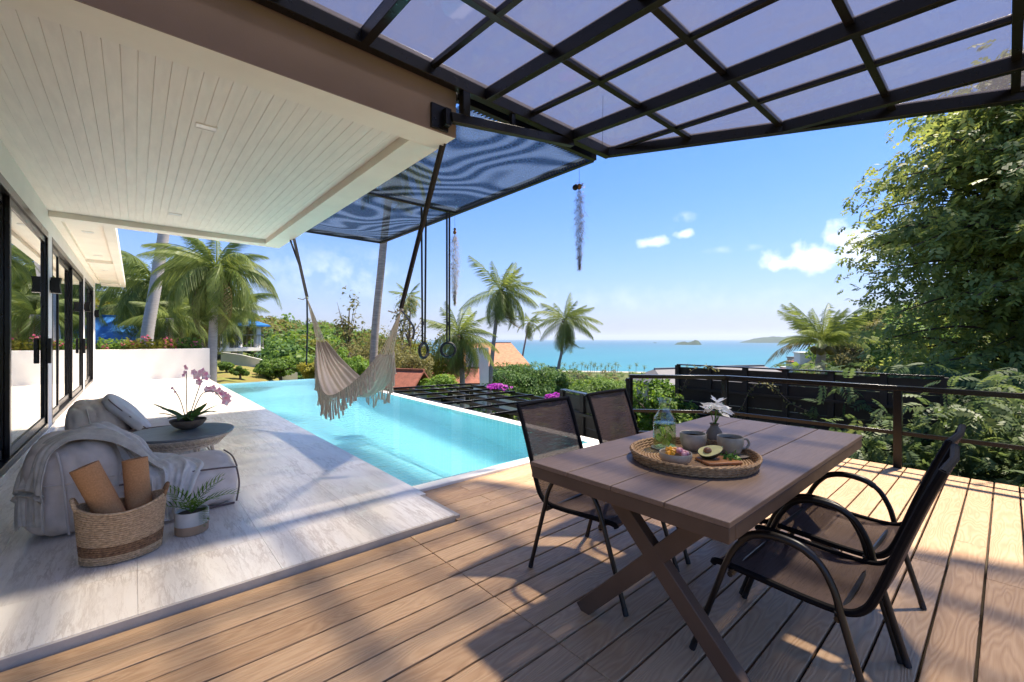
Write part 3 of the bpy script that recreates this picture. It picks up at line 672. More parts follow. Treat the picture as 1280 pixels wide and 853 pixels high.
# ================================================================== DINING SET
from mathutils import noise as mnoise
TZT = .76
dt = thing('dining_table', 'brown outdoor dining table with four plank top and crossed legs', 'table', (2.405, 1.05, 0))
tw = .93 / 4
for i in range(4):
    y0 = 1.05 - .465 + tw * i
    obj('plank', MB().box(1.44, 3.37, y0 + .0022, y0 + tw - .0022, TZT - .020, TZT), M['table'], dt, bevel=.003)
fm = MB()
fm.box(1.444, 1.494, .590, 1.510, TZT - .075, TZT - .0205).box(3.316, 3.366, .590, 1.510, TZT - .075, TZT - .0205)
fm.box(1.4945, 3.3155, .589, .625, TZT - .075, TZT - .0205).box(1.4945, 3.3155, 1.475, 1.511, TZT - .075, TZT - .0205).box(1.4945, 3.3155, 1.03, 1.07, TZT - .06, TZT - .0205)
obj('apron', fm, M['table_dark'], dt, bevel=.003)
for x in (1.70, 3.10):
    obj('leg', MB().bar((x, 1.27, .684), (x, .60, .0), .055, .075, (0, .7, .7)), M['table_dark'], dt, bevel=.004)
    obj('leg', MB().bar((x - .002, 1.40, .0), (x - .002, .73, .684), .050, .075, (0, -.7, .7)), M['table_dark'], dt, bevel=.004)
    obj('leg_bracket', MB().box(x - .04, x + .04, .64, 1.36, .6845, .7), M['table_dark'], dt)
def chair(name, label):
    t = thing(name, label, 'chair', (0, 0, 0), 0, 'sling armchairs round the dining table')
    side = smoothpath([(0, .285, .392), (0, .26, .408), (0, .10, .402), (0, -.06, .392), (0, -.17, .396), (0, -.225, .43), (0, -.26, .50), (0, -.315, .67), (0, -.37, .83), (0, -.415, .945)], 5)
    def fn(u, v):
        q = u * (len(side) - 1); i = min(int(q), len(side) - 2); p = side[i].lerp(side[i + 1], q - i)
        s = (v * 2 - 1); sag = .018 * (1 - s * s)
        tdir = (side[i + 1] - side[i]).normalized(); nr = Vector((0, tdir.z, -tdir.y))
        return Vector((s * .245, p.y, p.z)) + Vector((0, -abs(nr.y) if nr.y < 0 else -abs(nr.y), -abs(nr.z))) * sag
    b = MB().grid(48, 12, fn); me = mesh_of('sling', b, M['sling'])
    o = link('sling', me, t); md = o.modifiers.new('solid', 'SOLIDIFY'); md.thickness = .003
    for s in (-1, 1):
        obj('side_rail', MB().tube([(s * .247, p.y, p.z) for p in side], .0135, 8), M['sling_dark'], t, world=False)
        arm = [(s * .283, .36, .004), (s * .279, .225, .41), (s * .277, .19, .49), (s * .275, .135, .562), (s * .275, .06, .592), (s * .275, -.03, .588), (s * .275, -.10, .553), (s * .276, -.145, .475), (s * .277, -.165, .40), (s * .283, -.275, .004)]
        p = [Vector(arm[0]), Vector(arm[1])] + smoothpath(arm[1:-1], 5)[1:] + [Vector(arm[-1])]
        obj('arm_frame', MB().tube(p, .0125, 10), M['frame'], t, world=False)
        obj('arm_pad', MB().tube(smoothpath([(s * .275, .165, .540), (s * .275, .12, .576), (s * .275, .05, .5965), (s * .275, -.035, .5915), (s * .275, -.085, .566)], 5), .0155, 10), M['frame'], t, world=False)
        for q, q1 in ((arm[0], arm[1]), (arm[-1], arm[-2])): obj('foot_cap', MB().tube([(q[0], q[1], .002), tuple(Vector(q).lerp(Vector(q1), .075))], .0137, 10), M['strap'], t, world=False)
    for y, z in ((.205, .385), (-.155, .375)):
        obj('cross_bar', MB().tube([(-.277, y, z), (.277, y, z)], .011, 8), M['frame'], t, world=False)
        for s in (-1, 1): obj('bolt', MB().tube([(s * .262, y, z), (s * .262, y, z + .02)], .012, 8), M['frame'], t, world=False)
    obj('top_bar', MB().tube([(-.25, -.412, .938), (0, -.425, .940), (.25, -.412, .938)], .0125, 8), M['sling_dark'], t, world=False)
    return t
M['sling_dark'] = mat('sling_hem', (.008, .007, .008), .7, spec=.12, var=.15, vs=30, bs=300, bd=.001)
c0 = chair('dining_chair', 'brown sling armchair in the foreground at the right, nearest the camera'); c0.location = (2.115, .545, 0)
dup(c0, (2.695, .56, 0), R(-1.5), 'brown sling armchair tucked in behind the foreground armchair, toward the railing')
dup(c0, (2.065, 1.60, 0), R(183.5), 'brown sling armchair with its back to the pool, left of the two across the table')
dup(c0, (2.775, 1.63, 0), R(182), 'brown sling armchair right of the two across the table, near the railing corner')

# ------------------------------------------------------------------ tray and breakfast
C_ = Vector((2.04, 1.006, TZT))
tray = thing('woven_tray', 'round coiled seagrass tray on the dining table', 'tray', C_)
def coil(r, z, rr, n=64, tw=40, ph=0):
    return [(r * math.cos(a), r * math.sin(a), z + .0006 * math.sin(a * tw + ph)) for a in [2 * math.pi * k / n for k in range(n)]]
tb = MB()
for i in range(19): tb.tube(coil(.012 + i * .0137, .0075, 0), .0076, 6, closed=True)
obj('tray_base', tb, M['rattan'], tray, world=False)
tb = MB()
def braid(mb, r, z, rr, strands=26, n=156):
    for s in (0, math.pi):
        mb.tube([((r + rr * .75 * math.cos(a * strands + s)) * math.cos(a), (r + rr * .75 * math.cos(a * strands + s)) * math.sin(a), z + rr * .5 * math.sin(a * strands + s)) for a in [2 * math.pi * k / n for k in range(n)]], rr, 5, closed=True)
for i in range(4): braid(tb, .272 + .0045 * i, .010 + .0115 * i, .0062)
obj('tray_rim', tb, M['rattan'], tray, world=False)
ZT = TZT + .0155
def at_table(x, y): return (x, y, ZT)
# carafe
cf = thing('carafe', 'glass carafe of water with lime slices and mint', 'carafe', (2.105, 1.19, ZT + .006))
outer = [(.052, 0), (.058, .006), (.058, .135), (.054, .155), (.036, .182), (.029, .200), (.028, .225), (.031, .243), (.037, .255)]
inner = [(.0355, .2545), (.029, .242), (.026, .225), (.027, .200), (.034, .181), (.0515, .154), (.0555, .134), (.0555, .010), (.0, .008)]
obj('glass', MB().lathe(outer + inner, 32, close=False), M['carafeglass'], cf, world=False)
M['limewater'] = glassmat('lime_water', (.86, .90, .62), .5, 0, .0)
obj('water', MB().lathe([(0, .009), (.0549, .0105), (.0549, .128), (0, .1285)], 32), M['limewater'], cf, world=False)
M['lime_flesh'] = mat('lime_flesh', (.50, .60, .16), .35, var=.2, vs=60)
M['lime_peel'] = mat('lime_peel', (.13, .26, .03), .4, var=.1)
M['mint'] = leafmat('mint_leaf', [(.045, .13, .02), (.09, .22, .03), (.15, .30, .05)], .3)
for i, (a, z, tx, tz) in enumerate(((3.6, .088, 75, 20), (4.4, .060, 80, 70), (2.6, .050, 70, -30), (5.3, .105, 60, 40), (3.9, .030, 85, 100), (1.0, .08, 70, 10))):
    Mx = Matrix.Translation((.030 * math.cos(a), .030 * math.sin(a), z)) @ Matrix.Rotation(R(tz), 4, 'Z') @ Matrix.Rotation(R(tx), 4, 'X')
    s = MB().lathe([(0, -.0022), (.0195, -.0022), (.0195, .0022), (0, .0022)], 18); s.v = [Mx @ Vector(q) for q in s.v]
    so_ = obj('lime_slice', s, M['lime_flesh'], cf, world=False)
    s = MB().lathe([(.0196, -.0028), (.0222, -.0018), (.0222, .0018), (.0196, .0028)], 18, close=True); s.v = [Mx @ Vector(q) for q in s.v]
    obj('peel', s, M['lime_peel'], so_, world=False)
def leafquads(n, cfun, size, seed, asp=.5):
    r = np.random.default_rng(seed); V = []; Q = []
    for i in range(n):
        c = Vector(cfun(r)); d = Vector(r.normal(size=3)).normalized(); u = d.orthogonal().normalized(); s = size * r.uniform(.7, 1.25)
        w_ = d.cross(u)
        V += [c, c + d * s * .5 + u * s * asp * .5, c + d * s, c + d * s * .5 - u * s * asp * .5 + w_ * s * .1]; Q.append([4 * i, 4 * i + 1, 4 * i + 2, 4 * i + 3])
    return np.array([tuple(q) for q in V]), np.array(Q)
v_, q_ = leafquads(26, lambda r: (r.uniform(-.03, .03), r.uniform(-.03, .03), r.uniform(.03, .105)), .026, 3)
link('mint_leaves', npmesh('mint_leaves', v_, q_, M['mint']), cf)
obj('coaster', MB().lathe([(0, -.0055), (.066, -.0055), (.069, -.001), (.066, -.0006), (0, -.0006)], 32), M['ceramic'], cf, world=False)
def cup(name, label, cat, loc, r, h, mi='ceramic_in', foot=.62, thick=.005):
    t = thing(name, label, cat, loc)
    o_ = [(r * foot, 0), (r * foot + .006, .004), (r * .90, h * .32), (r * .985, h * .6), (r, h - .003), (r - .002, h)]
    i_ = [(r - thick, h - .002), (r - thick * 1.3, h * .6), (r * .88 - thick, h * .34), (r * foot * .8, .012), (0, .010)]
    obj('body', MB().lathe([(0, 0)] + o_ + i_, 36), M['ceramic'], t, world=False)
    return t
cp = cup('tea_bowl', 'stoneware bowl beside the carafe, without handle', 'cup', (2.185, 1.075, ZT), .065, .088)
mg = cup('mug', 'stoneware mug with handle on a saucer', 'mug', (2.225, .905, ZT + .009), .061, .084)
obj('handle', MB().tube(smoothpath([(.056 * .75, -.056 * .66, .066), (.080 * .75, -.080 * .66, .070), (.093 * .75, -.093 * .66, .048), (.080 * .75, -.080 * .66, .026), (.055 * .75, -.055 * .66, .024)], 5), .006, 8), M['ceramic'], mg, world=False)
M['tea'] = mat('tea', (.30, .20, .09), .15, var=.1)
obj('tea', MB().lathe([(0, .066), (.055, .066)], 30), M['tea'], mg, world=False)
obj('tea', MB().lathe([(0, .070), (.058, .070)], 30), M['tea'], cp, world=False)
sa = thing('saucer', 'small stoneware saucer under the mug', 'saucer', (2.228, .90, ZT))
obj('plate', MB().lathe([(0, 0), (.05, 0), (.083, .007), (.083, .009), (.05, .0045), (0, .0045)], 36), M['ceramic'], sa, world=False)
fb = cup('fruit_bowl', 'small stoneware bowl of mango cubes and berries', 'bowl', (1.875, 1.005, ZT), .072, .055, foot=.5)
M['mango'] = mat('mango', (.80, .36, .02), .4, var=.2, vs=40); M['berry'] = mat('berry', (.36, .055, .09), .4, var=.5, vs=70, c2=(.68, .45, .43)); M['fig'] = mat('fig', (.66, .36, .36), .45, var=.5, vs=60, c2=(.35, .07, .12))
for i in range(15):
    a = rng.uniform(0, 6.28); rr = .050 * math.sqrt(rng.random()); x, y = rr * math.cos(a), rr * math.sin(a); z = .050 + .018 * (1 - rr / .05) + rng.uniform(-.004, .004)
    left = (x * -.6575 + y * .7535) > -.008
    if left:
        mb = MB(); Mx = Matrix.Translation((x, y, z)) @ Matrix.Rotation(rng.uniform(0, 3), 4, (rng.random(), rng.random(), 1)); mb.box(-.011, .011, -.009, .009, -.010, .010, Mx); obj('mango_cube', mb, M['mango'], fb, bevel=.003, world=False)
    else: obj('berry', MB().ball((x, y, z), .0145, 10, 7, (1, .95, .9)), M['berry' if i % 2 else 'fig'], fb, world=False)
vs_ = thing('flower_vase', 'small brown clay bud vase with white blossoms', 'vase', (2.365, 1.045, ZT))
obj('vase', MB().lathe([(0, 0), (.030, 0), (.044, .022), (.046, .045), (.038, .075), (.022, .098), (.019, .108), (.025, .118), (.021, .117), (.014, .100), (0, .09)], 28), M['bowlclay'], vs_, world=False)
for i in range(11):
    a = rng.uniform(0, 6.28); rr = rng.uniform(.02, .085); zt = rng.uniform(.155, .225); p = Vector((rr * math.cos(a), rr * math.sin(a), zt))
    st = obj('flower_stem', MB().tube(smoothpath([(0, 0, .10), tuple(p * .55 + Vector((0, 0, .07))), tuple(p)], 4), .0016, 5), M['leaf_green'], vs_, world=False)
    V = []; Q = []
    up = (p - Vector((0, 0, .06))).normalized(); u = up.orthogonal().normalized(); w_ = up.cross(u)
    for k in range(7):
        b_ = 2 * math.pi * k / 7 + rng.uniform(-.2, .2); d = (u * math.cos(b_) + w_ * math.sin(b_)); s = rng.uniform(.032, .046); sd = up.cross(d)
        tip = p + d * s + up * s * rng.uniform(.1, .8); mid = p + d * s * .55 + up * s * .45
        V += [p, mid + sd * s * .32, tip, mid - sd * s * .32]; Q.append([4 * k, 4 * k + 1, 4 * k + 2, 4 * k + 3])
    link('blossom', npmesh('blossom', [tuple(q) for q in V], Q, M['whiteflower']), st)
bd = thing('serving_board', 'small wooden board under the avocado half', 'board', (2.055, .89, ZT), R(-33))
obj('board', MB().box(-.085, .085, -.058, .058, 0, .013), M['woodboard'], bd, bevel=.004, world=False)
av = thing('avocado_half', 'halved avocado with its stone on the wooden board', 'avocado', (2.045, .925, ZT + .0135), R(-40))
M['av_skin'] = mat('avocado_skin', (.018, .030, .012), .45, var=.3, vs=90, bs=160, bd=.002); M['av_flesh'] = mat('avocado_flesh', (.68, .62, .24), .45, var=.12, vs=30); M['stone'] = mat('avocado_stone', (.26, .11, .045), .35, var=.2, vs=30)
def avshape(q, a): return (q[0] * (1 + .0) + (.012 if q[0] > 0 else 0), q[1] * (1 - .22 * (q[0] / .052)), q[2])
tiltM = Matrix.Rotation(R(-24), 4, Vector((-.75, .66, 0)))
def av_part(mb): mb.v = [tuple(tiltM @ Vector(q) + Vector((0, 0, .018))) for q in mb.v]; return mb
obj('skin', av_part(MB().lathe([(0, -.019), (.026, -.014), (.043, .002), (.050, .019), (.0475, .0195)], 28, sx=1.05, sy=.8, fn=avshape)), M['av_skin'], av, world=False)
obj('flesh', av_part(MB().lathe([(0, .0196), (.0472, .0196), (.0485, .0185)], 28, sx=1.05, sy=.8, fn=avshape)), M['av_flesh'], av, world=False)
obj('stone', av_part(MB().ball((-.008, 0, .019), .019, 14, 9)), M['stone'], av, world=False)
gr = thing('mint_sprig', 'fresh green herb sprig and lime wedge on the wooden board', 'herbs', (2.095, .855, ZT + .0135))
v_, q_ = leafquads(34, lambda r: (r.normal() * .016, r.normal() * .013, abs(r.normal()) * .010 + .004), .026, 9, .6)
link('sprig_leaves', npmesh('sprig_leaves', v_, q_, M['mint']), gr)
obj('lime_wedge', MB().lathe([(0, 0), (.021, 0), (.023, .004), (.021, .008), (0, .008)], 20, c=(.028, -.012, .001)), M['lime_flesh'], gr, world=False)
npk = thing('napkin', 'small white cloth folded on the woven tray', 'napkin', (2.03, 1.10, ZT))
obj('cloth', MB().grid(10, 10, lambda u, v: ((u - .5) * .11, (v - .5) * .09, .006 + .006 * math.sin(u * 9) * math.cos(v * 7))), M['pillow'], npk, world=False)

# ================================================================== LOUNGE CORNER
def cushion(name, parent, m, c, h, e=4.5, seed=0, wr=.010, taper=None, n=28, flat=True, rot=None, fn=None):
    vs = []; fs = []; idx = {}
    def put(p):
        k = tuple(round(q, 5) for q in p)
        if k in idx: return idx[k]
        idx[k] = len(vs); vs.append(Vector(p)); return idx[k]
    for ax in range(3):
        for sg in (-1, 1):
            for i in range(n):
                for j in range(n):
                    def P(a, b):
                        q = [0, 0, 0]; q[ax] = sg; q[(ax + 1) % 3] = a / n * 2 - 1; q[(ax + 2) % 3] = b / n * 2 - 1; return put(q)
                    f = [P(i, j), P(i + 1, j), P(i + 1, j + 1), P(i, j + 1)]; fs.append(tuple(f if sg > 0 else f[::-1]))
    out = []
    for p in vs:
        L_ = (abs(p.x) ** e + abs(p.y) ** e + abs(p.z) ** e) ** (1 / e); q = p / L_
        puff = 1 + .05 * (1 - max(abs(p.x), abs(p.y)) ** 2) if abs(p.z) > .99 else 1
        q = Vector((q.x * h[0], q.y * h[1], q.z * h[2] * puff))
        w_ = mnoise.noise(q * 4 + Vector((seed, 0, 0))) * wr * 1.6 - (1 - abs(mnoise.noise(Vector((q.x * 9, q.y * 9, q.z * 4)) + Vector((0, seed, 0))))) ** 6 * wr * 1.1
        q += p.normalized() * w_
        if flat and q.z < -h[2] * .97: q.z = -h[2] * .97
        if fn: q = fn(q)
        if rot is not None: q = rot @ q
        out.append(q + Vector(c))
    mb = MB(); mb.v = [tuple(q) for q in out]; mb.f = fs
    return obj(name, mb, m, parent, ang=60)
def lounger(name, label, ox, oy, s):
    t = thing(name, label, 'bean bag', (ox, oy, TZ))
    cushion('seat', t, M['fabric_pink'], (ox + .30, oy, TZ + .155), (.36, .375, .16), 5.5, s, .012)
    def back(q):
        k = (q.z + .31) / .62                                        # narrower and leaning toward the wall as it rises
        return Vector((q.x * (1 - .16 * max(0, k)) - .05 * k, q.y * (1 - .10 * max(0, k) ** 2), q.z))
    bk = cushion('backrest', t, M['fabric'], (ox - .26, oy, TZ + .305), (.285, .385, .315), 4.0, s + 3, .018, fn=back)
    p = MB()
    for y in (oy - .362,):
        p.tube(smoothpath([(ox - .06, y - .006, TZ + .30), (ox + .2, y - .012, TZ + .315), (ox + .45, y - .010, TZ + .31), (ox + .63, y + .01, TZ + .292)], 5), .0065, 6)
        p.tube(smoothpath([(ox + .635, y + .012, TZ + .29), (ox + .652, y + .006, TZ + .16), (ox + .635, y + .012, TZ + .02)], 5), .0065, 6)
    p.tube(smoothpath([(ox + .640, oy - .33, TZ + .292), (ox + .655, oy, TZ + .305), (ox + .640, oy + .33, TZ + .292)], 5), .0065, 6)
    p.tube([(ox - .05, oy - .374, TZ + .012), (ox + .62, oy - .362, TZ + .012)], .008, 6)
    obj('piping', p, M['piping'], t)
    q = MB()
    q.tube(smoothpath([(ox - .30, oy - .394, TZ + .04), (ox - .315, oy - .402, TZ + .25), (ox - .335, oy - .385, TZ + .45), (ox - .36, oy - .33, TZ + .57)], 5), .007, 6)
    q.tube(smoothpath([(ox - .54, oy - .33, TZ + .37), (ox - .30, oy - .400, TZ + .37), (ox - .08, oy - .36, TZ + .37)], 6), .004, 6)
    obj('seam', q, M['piping_pale'], t)
    return t
lounger('beanbag_lounger', 'beige bean bag lounger in front, half covered by the throw blanket', -.02, 4.40, 1)
lounger('beanbag_lounger', 'beige bean bag lounger behind the round coffee table', -.02, 6.70, 9)
cu = thing('cushion', 'white piped cushion leaning on the rear bean bag', 'cushion', (.02, 6.6, .40))
cushion('cover', cu, M['pillow'], (-.06, 6.62, .50), (.075, .33, .27), 3.6, 5, .012, flat=False, rot=Matrix.Rotation(R(-42), 3, 'Y'))
pts = []
for k in range(40):
    a = 2 * math.pi * k / 40; q = Vector((.02, .33 * math.copysign(abs(math.cos(a)) ** .45, math.cos(a)), .27 * math.copysign(abs(math.sin(a)) ** .45, math.sin(a)))) * .955
    pts.append(Matrix.Rotation(R(-42), 3, 'Y') @ q + Vector((-.06, 6.62, .50)))
obj('piping', MB().tube(pts, .006, 6, closed=True), M['piping'], cu)
# throw blanket over the front bean bag
bl = thing('throw_blanket', 'soft grey beige throw draped over the front bean bag', 'blanket', (-.3, 4.3, .6))
def ribbon(name, path, widths, dirs, amp, fr, seed, m, nu=70, nv=40, lift=0):
    P = smoothpath(path, 8); W = smoothpath([(q, 0, 0) for q in widths], 8); D_ = smoothpath(dirs, 8)
    def fn(u, v):
        q = u * (len(P) - 1); i = min(int(q), len(P) - 2); f = q - i
        p = P[i].lerp(P[i + 1], f); w_ = W[i].x * (1 - f) + W[i + 1].x * f; d = D_[i].lerp(D_[i + 1], f).normalized(); t = (P[i + 1] - P[i]).normalized(); n = t.cross(d).normalized()
        if n.z < -.2: n = -n
        s = v * 2 - 1
        fold = math.sin(v * fr + 2.2 * mnoise.noise(Vector((u * 2.5, v * 2, seed)))) * .55 + math.sin(v * fr * 2.3 + u * 3 + seed) * .3 + mnoise.noise(Vector((u * 6, v * 7, seed + 4))) * .9
        droop = -.10 * max(0, abs(s) - .55) ** 1.3
        return p + d * s * w_ * (1 + .05 * math.sin(u * 23 + seed)) + n * (amp * (fold + .7) + lift) + Vector((0, 0, droop))
    o = obj(name, MB().grid(nu, nv, fn), m, bl, ang=80); md = o.modifiers.new('solid', 'SOLIDIFY'); md.thickness = .005; return o
ribbon('drape', [(-.50, 4.03, .17), (-.505, 4.06, .36), (-.48, 4.12, .53), (-.41, 4.19, .645), (-.30, 4.24, .695), (-.13, 4.22, .66), (.00, 4.15, .53), (.08, 4.10, .42)],
       [.10, .13, .15, .16, .17, .15, .13, .15], [(.75, -.7, 0), (.6, -.8, 0), (.35, -1, 0), (.15, -1, 0), (0, -1, .05), (.15, -1, 0), (.4, -1, 0), (.7, -.7, 0)], .017, 24, 1, M['blanket'])
ribbon('drape', [(-.36, 4.62, .55), (-.30, 4.55, .66), (-.20, 4.45, .69), (-.06, 4.34, .60), (.03, 4.28, .48), (.12, 4.20, .40)],
       [.10, .13, .14, .13, .12, .13], [(.6, .8, 0), (.5, .85, 0), (.5, .85, 0), (.6, .8, 0), (.7, .7, 0), (.8, .6, 0)], .018, 19, 6, M['blanket2'])
ribbon('drape', [(.02, 4.30, .44), (.10, 4.22, .43), (.18, 4.14, .42), (.22, 4.06, .40), (.22, 4.00, .335), (.20, 3.965, .22), (.19, 3.95, .10), (.20, 3.93, .055)],
       [.16, .18, .19, .18, .14, .10, .08, .09], [(.8, .6, 0), (.85, .5, 0), (.9, .4, 0), (1, .2, 0), (1, 0, 0), (1, 0, 0), (1, 0, 0), (1, .1, 0)], .026, 21, 11, M['blanket2'])
# coffee table
ct = thing('coffee_table', 'round coffee table with grey top and pale wicker skirt', 'coffee table', (.35, 5.34, TZ))
H_ = .405
obj('table_top', MB().lathe([(0, H_ - .022), (.425, H_ - .022), (.435, H_ - .014), (.435, H_ - .004), (.430, H_), (0, H_)], 56), M['slate'], ct, world=False)
wk = MB()
for i in range(56):
    a = 2 * math.pi * i / 56
    for s in (-1, 1):
        b_ = a + s * .20
        wk.tube([(.415 * math.cos(a), .415 * math.sin(a), H_ - .023), (.37 * math.cos((a + b_) / 2), .37 * math.sin((a + b_) / 2), H_ - .075), (.315 * math.cos(b_), .315 * math.sin(b_), H_ - .125)], .0042, 4)
for r, z, rr in ((.418, H_ - .032, .008), (.316, H_ - .126, .010), (.395, H_ - .052, .004), (.342, H_ - .100, .005)): wk.tube([(r * math.cos(2 * math.pi * k / 48), r * math.sin(2 * math.pi * k / 48), z) for k in range(48)], rr, 6, closed=True)
tag(obj('wicker_skirt', wk, M['wicker'], ct, world=False), kind='stuff')
obj('skirt_lining', MB().lathe([(.395, H_ - .03), (.30, H_ - .125)], 48), M['wicker_dark'] if 'wicker_dark' in M else M['wicker'], ct, world=False)
for k in range(4):
    a = R(20 + 90 * k)
    obj('leg', MB().tube([(.26 * math.cos(a), .26 * math.sin(a), H_ - .13), (.31 * math.cos(a), .31 * math.sin(a), 0)], [.017, .013], 8).tube([(.22 * math.cos(a + .25), .22 * math.sin(a + .25), H_ - .13), (.308 * math.cos(a + .04), .308 * math.sin(a + .04), .06)], .008, 6), M['wicker'], ct, world=False)
# orchid
orc = thing('potted_orchid', 'pink orchid in a shallow clay bowl on the round coffee table', 'orchid', (.41, 5.44, TZ + H_))
obj('bowl', MB().lathe([(0, 0), (.06, 0), (.115, .03), (.150, .075), (.154, .095), (.145, .095), (.135, .075), (.10, .05), (0, .05)], 32), M['bowlclay'], orc, world=False)
obj('soil', MB().lathe([(0, .082), (.141, .080)], 24), M['soil'], orc, world=False)
def blade(L_, w_, droop, fold=.25, n=7):
    mb = MB(); P = []
    for i in range(n + 1):
        u = i / n; x = L_ * u * (1 - .25 * droop * u); z = L_ * (.75 * u - droop * u * u); ww = w_ * math.sin(math.pi * (.12 + .88 * u)) ** .7 * (1 if u < 1 else 0)
        P += [(x, -ww, z + fold * ww), (x, 0, z), (x, ww, z + fold * ww)]
    mb.v = P; mb.f = [(3 * i + j, 3 * i + j + 1, 3 * i + j + 4, 3 * i + j + 3) for i in range(n) for j in range(2)]; return mb
for i in range(13):
    mb = blade(rng.uniform(.20, .31), .036, rng.uniform(.05, .7)); a = i * 2.4
    Mx = Matrix.Translation((.02 * math.cos(a), .02 * math.sin(a), .08)) @ Matrix.Rotation(a, 4, 'Z'); mb.v = [tuple(Mx @ Vector(q)) for q in mb.v]
    obj('leaf', mb, M['leaf_dark'], orc, world=False)
rt = Vector((.7535, -.6575, 0))
def orch_stem(path, flowers):
    st = obj('flower_stem', MB().tube(smoothpath([tuple(rt * a + Vector((.02 * b_, .02 * b_, z))) for a, b_, z in path], 5), .0042, 5), M['palm_dry'], orc, world=False)
    V = []; Q = []
    for a, z, s in flowers:
        p = rt * a + Vector((0, 0, z)); nrm = Vector((-.5, -.8, .1 + rng.uniform(-.3, .3))).normalized() + Vector((rng.uniform(-.4, .4), 0, 0)); nrm.normalize(); u = nrm.orthogonal().normalized(); w_ = nrm.cross(u)
        for k in range(5):
            b_ = 2 * math.pi * k / 5 + rng.uniform(-.15, .15); d = u * math.cos(b_) + w_ * math.sin(b_); sd = nrm.cross(d); o = len(V)
            V += [p, p + d * s * .55 + sd * s * .42 + nrm * .006, p + d * s + nrm * .002, p + d * s * .55 - sd * s * .42 + nrm * .006]; Q.append([o, o + 1, o + 2, o + 3])
    link('orchid_flowers', npmesh('orchid_flowers', [tuple(q) for q in V], Q, M['orchid']), st)
orch_stem([(.0, 0, .08), (.06, .5, .30), (.10, 1, .45), (.13, 1, .55)], [(.09, .53, .045), (.14, .57, .048), (.18, .53, .05), (.11, .47, .04), (.06, .57, .036)])
orch_stem([(.02, 0, .08), (.09, -.5, .24), (.17, -1, .36), (.28, -1, .38), (.36, -1, .30)], [(.19, .395, .04), (.245, .40, .046), (.31, .375, .044), (.36, .345, .05), (.385, .28, .055), (.40, .32, .04)])
orch_stem([(-.01, 0, .08), (-.03, .5, .35), (-.03, .5, .58)], [(-.03, .57, .022), (-.02, .61, .02), (-.045, .54, .02), (-.03, .63, .016)])
orch_stem([(-.02, 0, .08), (-.09, .5, .28), (-.16, .5, .40)], [(-.16, .41, .018), (-.13, .37, .014)])
# basket with cork mats
bk = thing('jute_basket', 'oval woven jute basket with a darker band holding two cork mats', 'basket', (-.055, 3.545, TZ))
bk.scale = (.91, .91, .86)
def bfn(q, a):
    z = q[2]; k = 1 + .12 * min(1, z / .3)
    return (q[0] * k, q[1] * k, z + (.045 * math.cos(a) ** 2 * (z / .33) if z > .05 else 0))
pr_ = [(0, .004), (.17, .004)]
rows = 24
for i in range(rows):
    z = .008 + i * .0142; pr_ += [(.186, z), (.194, z + .0036), (.195, z + .0071), (.194, z + .0106)]
top = [(.190, .352), (.180, .350), (.176, .30), (.170, .05), (0, .02)]
band = (.065, .125)
def basket_piece(lo, hi, cap):
    p = [q for q in pr_ if lo <= q[1] < hi] + (top if cap else [])
    return MB().lathe(p, 72, sx=1.06, sy=.80, fn=lambda q, a: bfn((q[0] * (1 + .006 * math.sin(a * 34 + q[2] * 221)), q[1] * (1 + .006 * math.sin(a * 34 + q[2] * 221)), q[2]), a))
def no_caps(mb):
    mb.f = [f for f in mb.f if len(f) < 10]; return mb
obj('basket_weave', no_caps(basket_piece(0, .064, False)), M['jute'], bk, world=False)
obj('dark_band', no_caps(basket_piece(.061, .130, False)), M['jute_dark'], bk, world=False)
obj('basket_weave', no_caps(basket_piece(.126, .5, True)), M['jute'], bk, world=False)
for s in (-1, 1):
    obj('handle', MB().tube(smoothpath([(s * .215, -.05, .375), (s * .232, -.035, .43), (s * .238, 0, .447), (s * .232, .035, .43), (s * .215, .05, .375)], 5), .012, 8), M['jute' if s < 0 else 'jute_dark'], bk, world=False)
def roll(label, a, b_, r):
    a = Vector(a); b_ = Vector(b_); t = thing('cork_mat', label, 'yoga mat', a, 0)
    ax = (b_ - a).normalized(); u = ax.orthogonal().normalized(); w_ = ax.cross(u); sp = []
    n = 110
    for i in range(n + 1):
        th = i / n * 2 * math.pi * 4.2; rr = r * (.34 + .66 * i / n); sp.append((math.cos(th) * rr, math.sin(th) * rr))
    mb = MB(); mb.v = []
    for base in (a, b_):
        for off in (0, -.006):
            for x, y in sp:
                ln = math.hypot(x, y); k = (ln + off) / ln; mb.v.append(tuple(base + u * x * k + w_ * y * k))
    m_ = n + 1
    for i in range(n):
        mb.f += [(i, i + 1, 2 * m_ + i + 1, 2 * m_ + i), (m_ + i, 3 * m_ + i, 3 * m_ + i + 1, m_ + i + 1), (2 * m_ + i, 2 * m_ + i + 1, 3 * m_ + i + 1, 3 * m_ + i), (i, m_ + i, m_ + i + 1, i + 1)]
    mb.f += [(n, m_ + n, 3 * m_ + n, 2 * m_ + n)]
    obj('mat_sheet', mb, M['cork'], t)
roll('rolled tan cork mat leaning left out of the basket', (-.03, 3.515, .09), (-.225, 3.57, .60), .073)
roll('rolled tan cork mat standing right in the basket', (.035, 3.575, .09), (.0, 3.64, .59), .070)
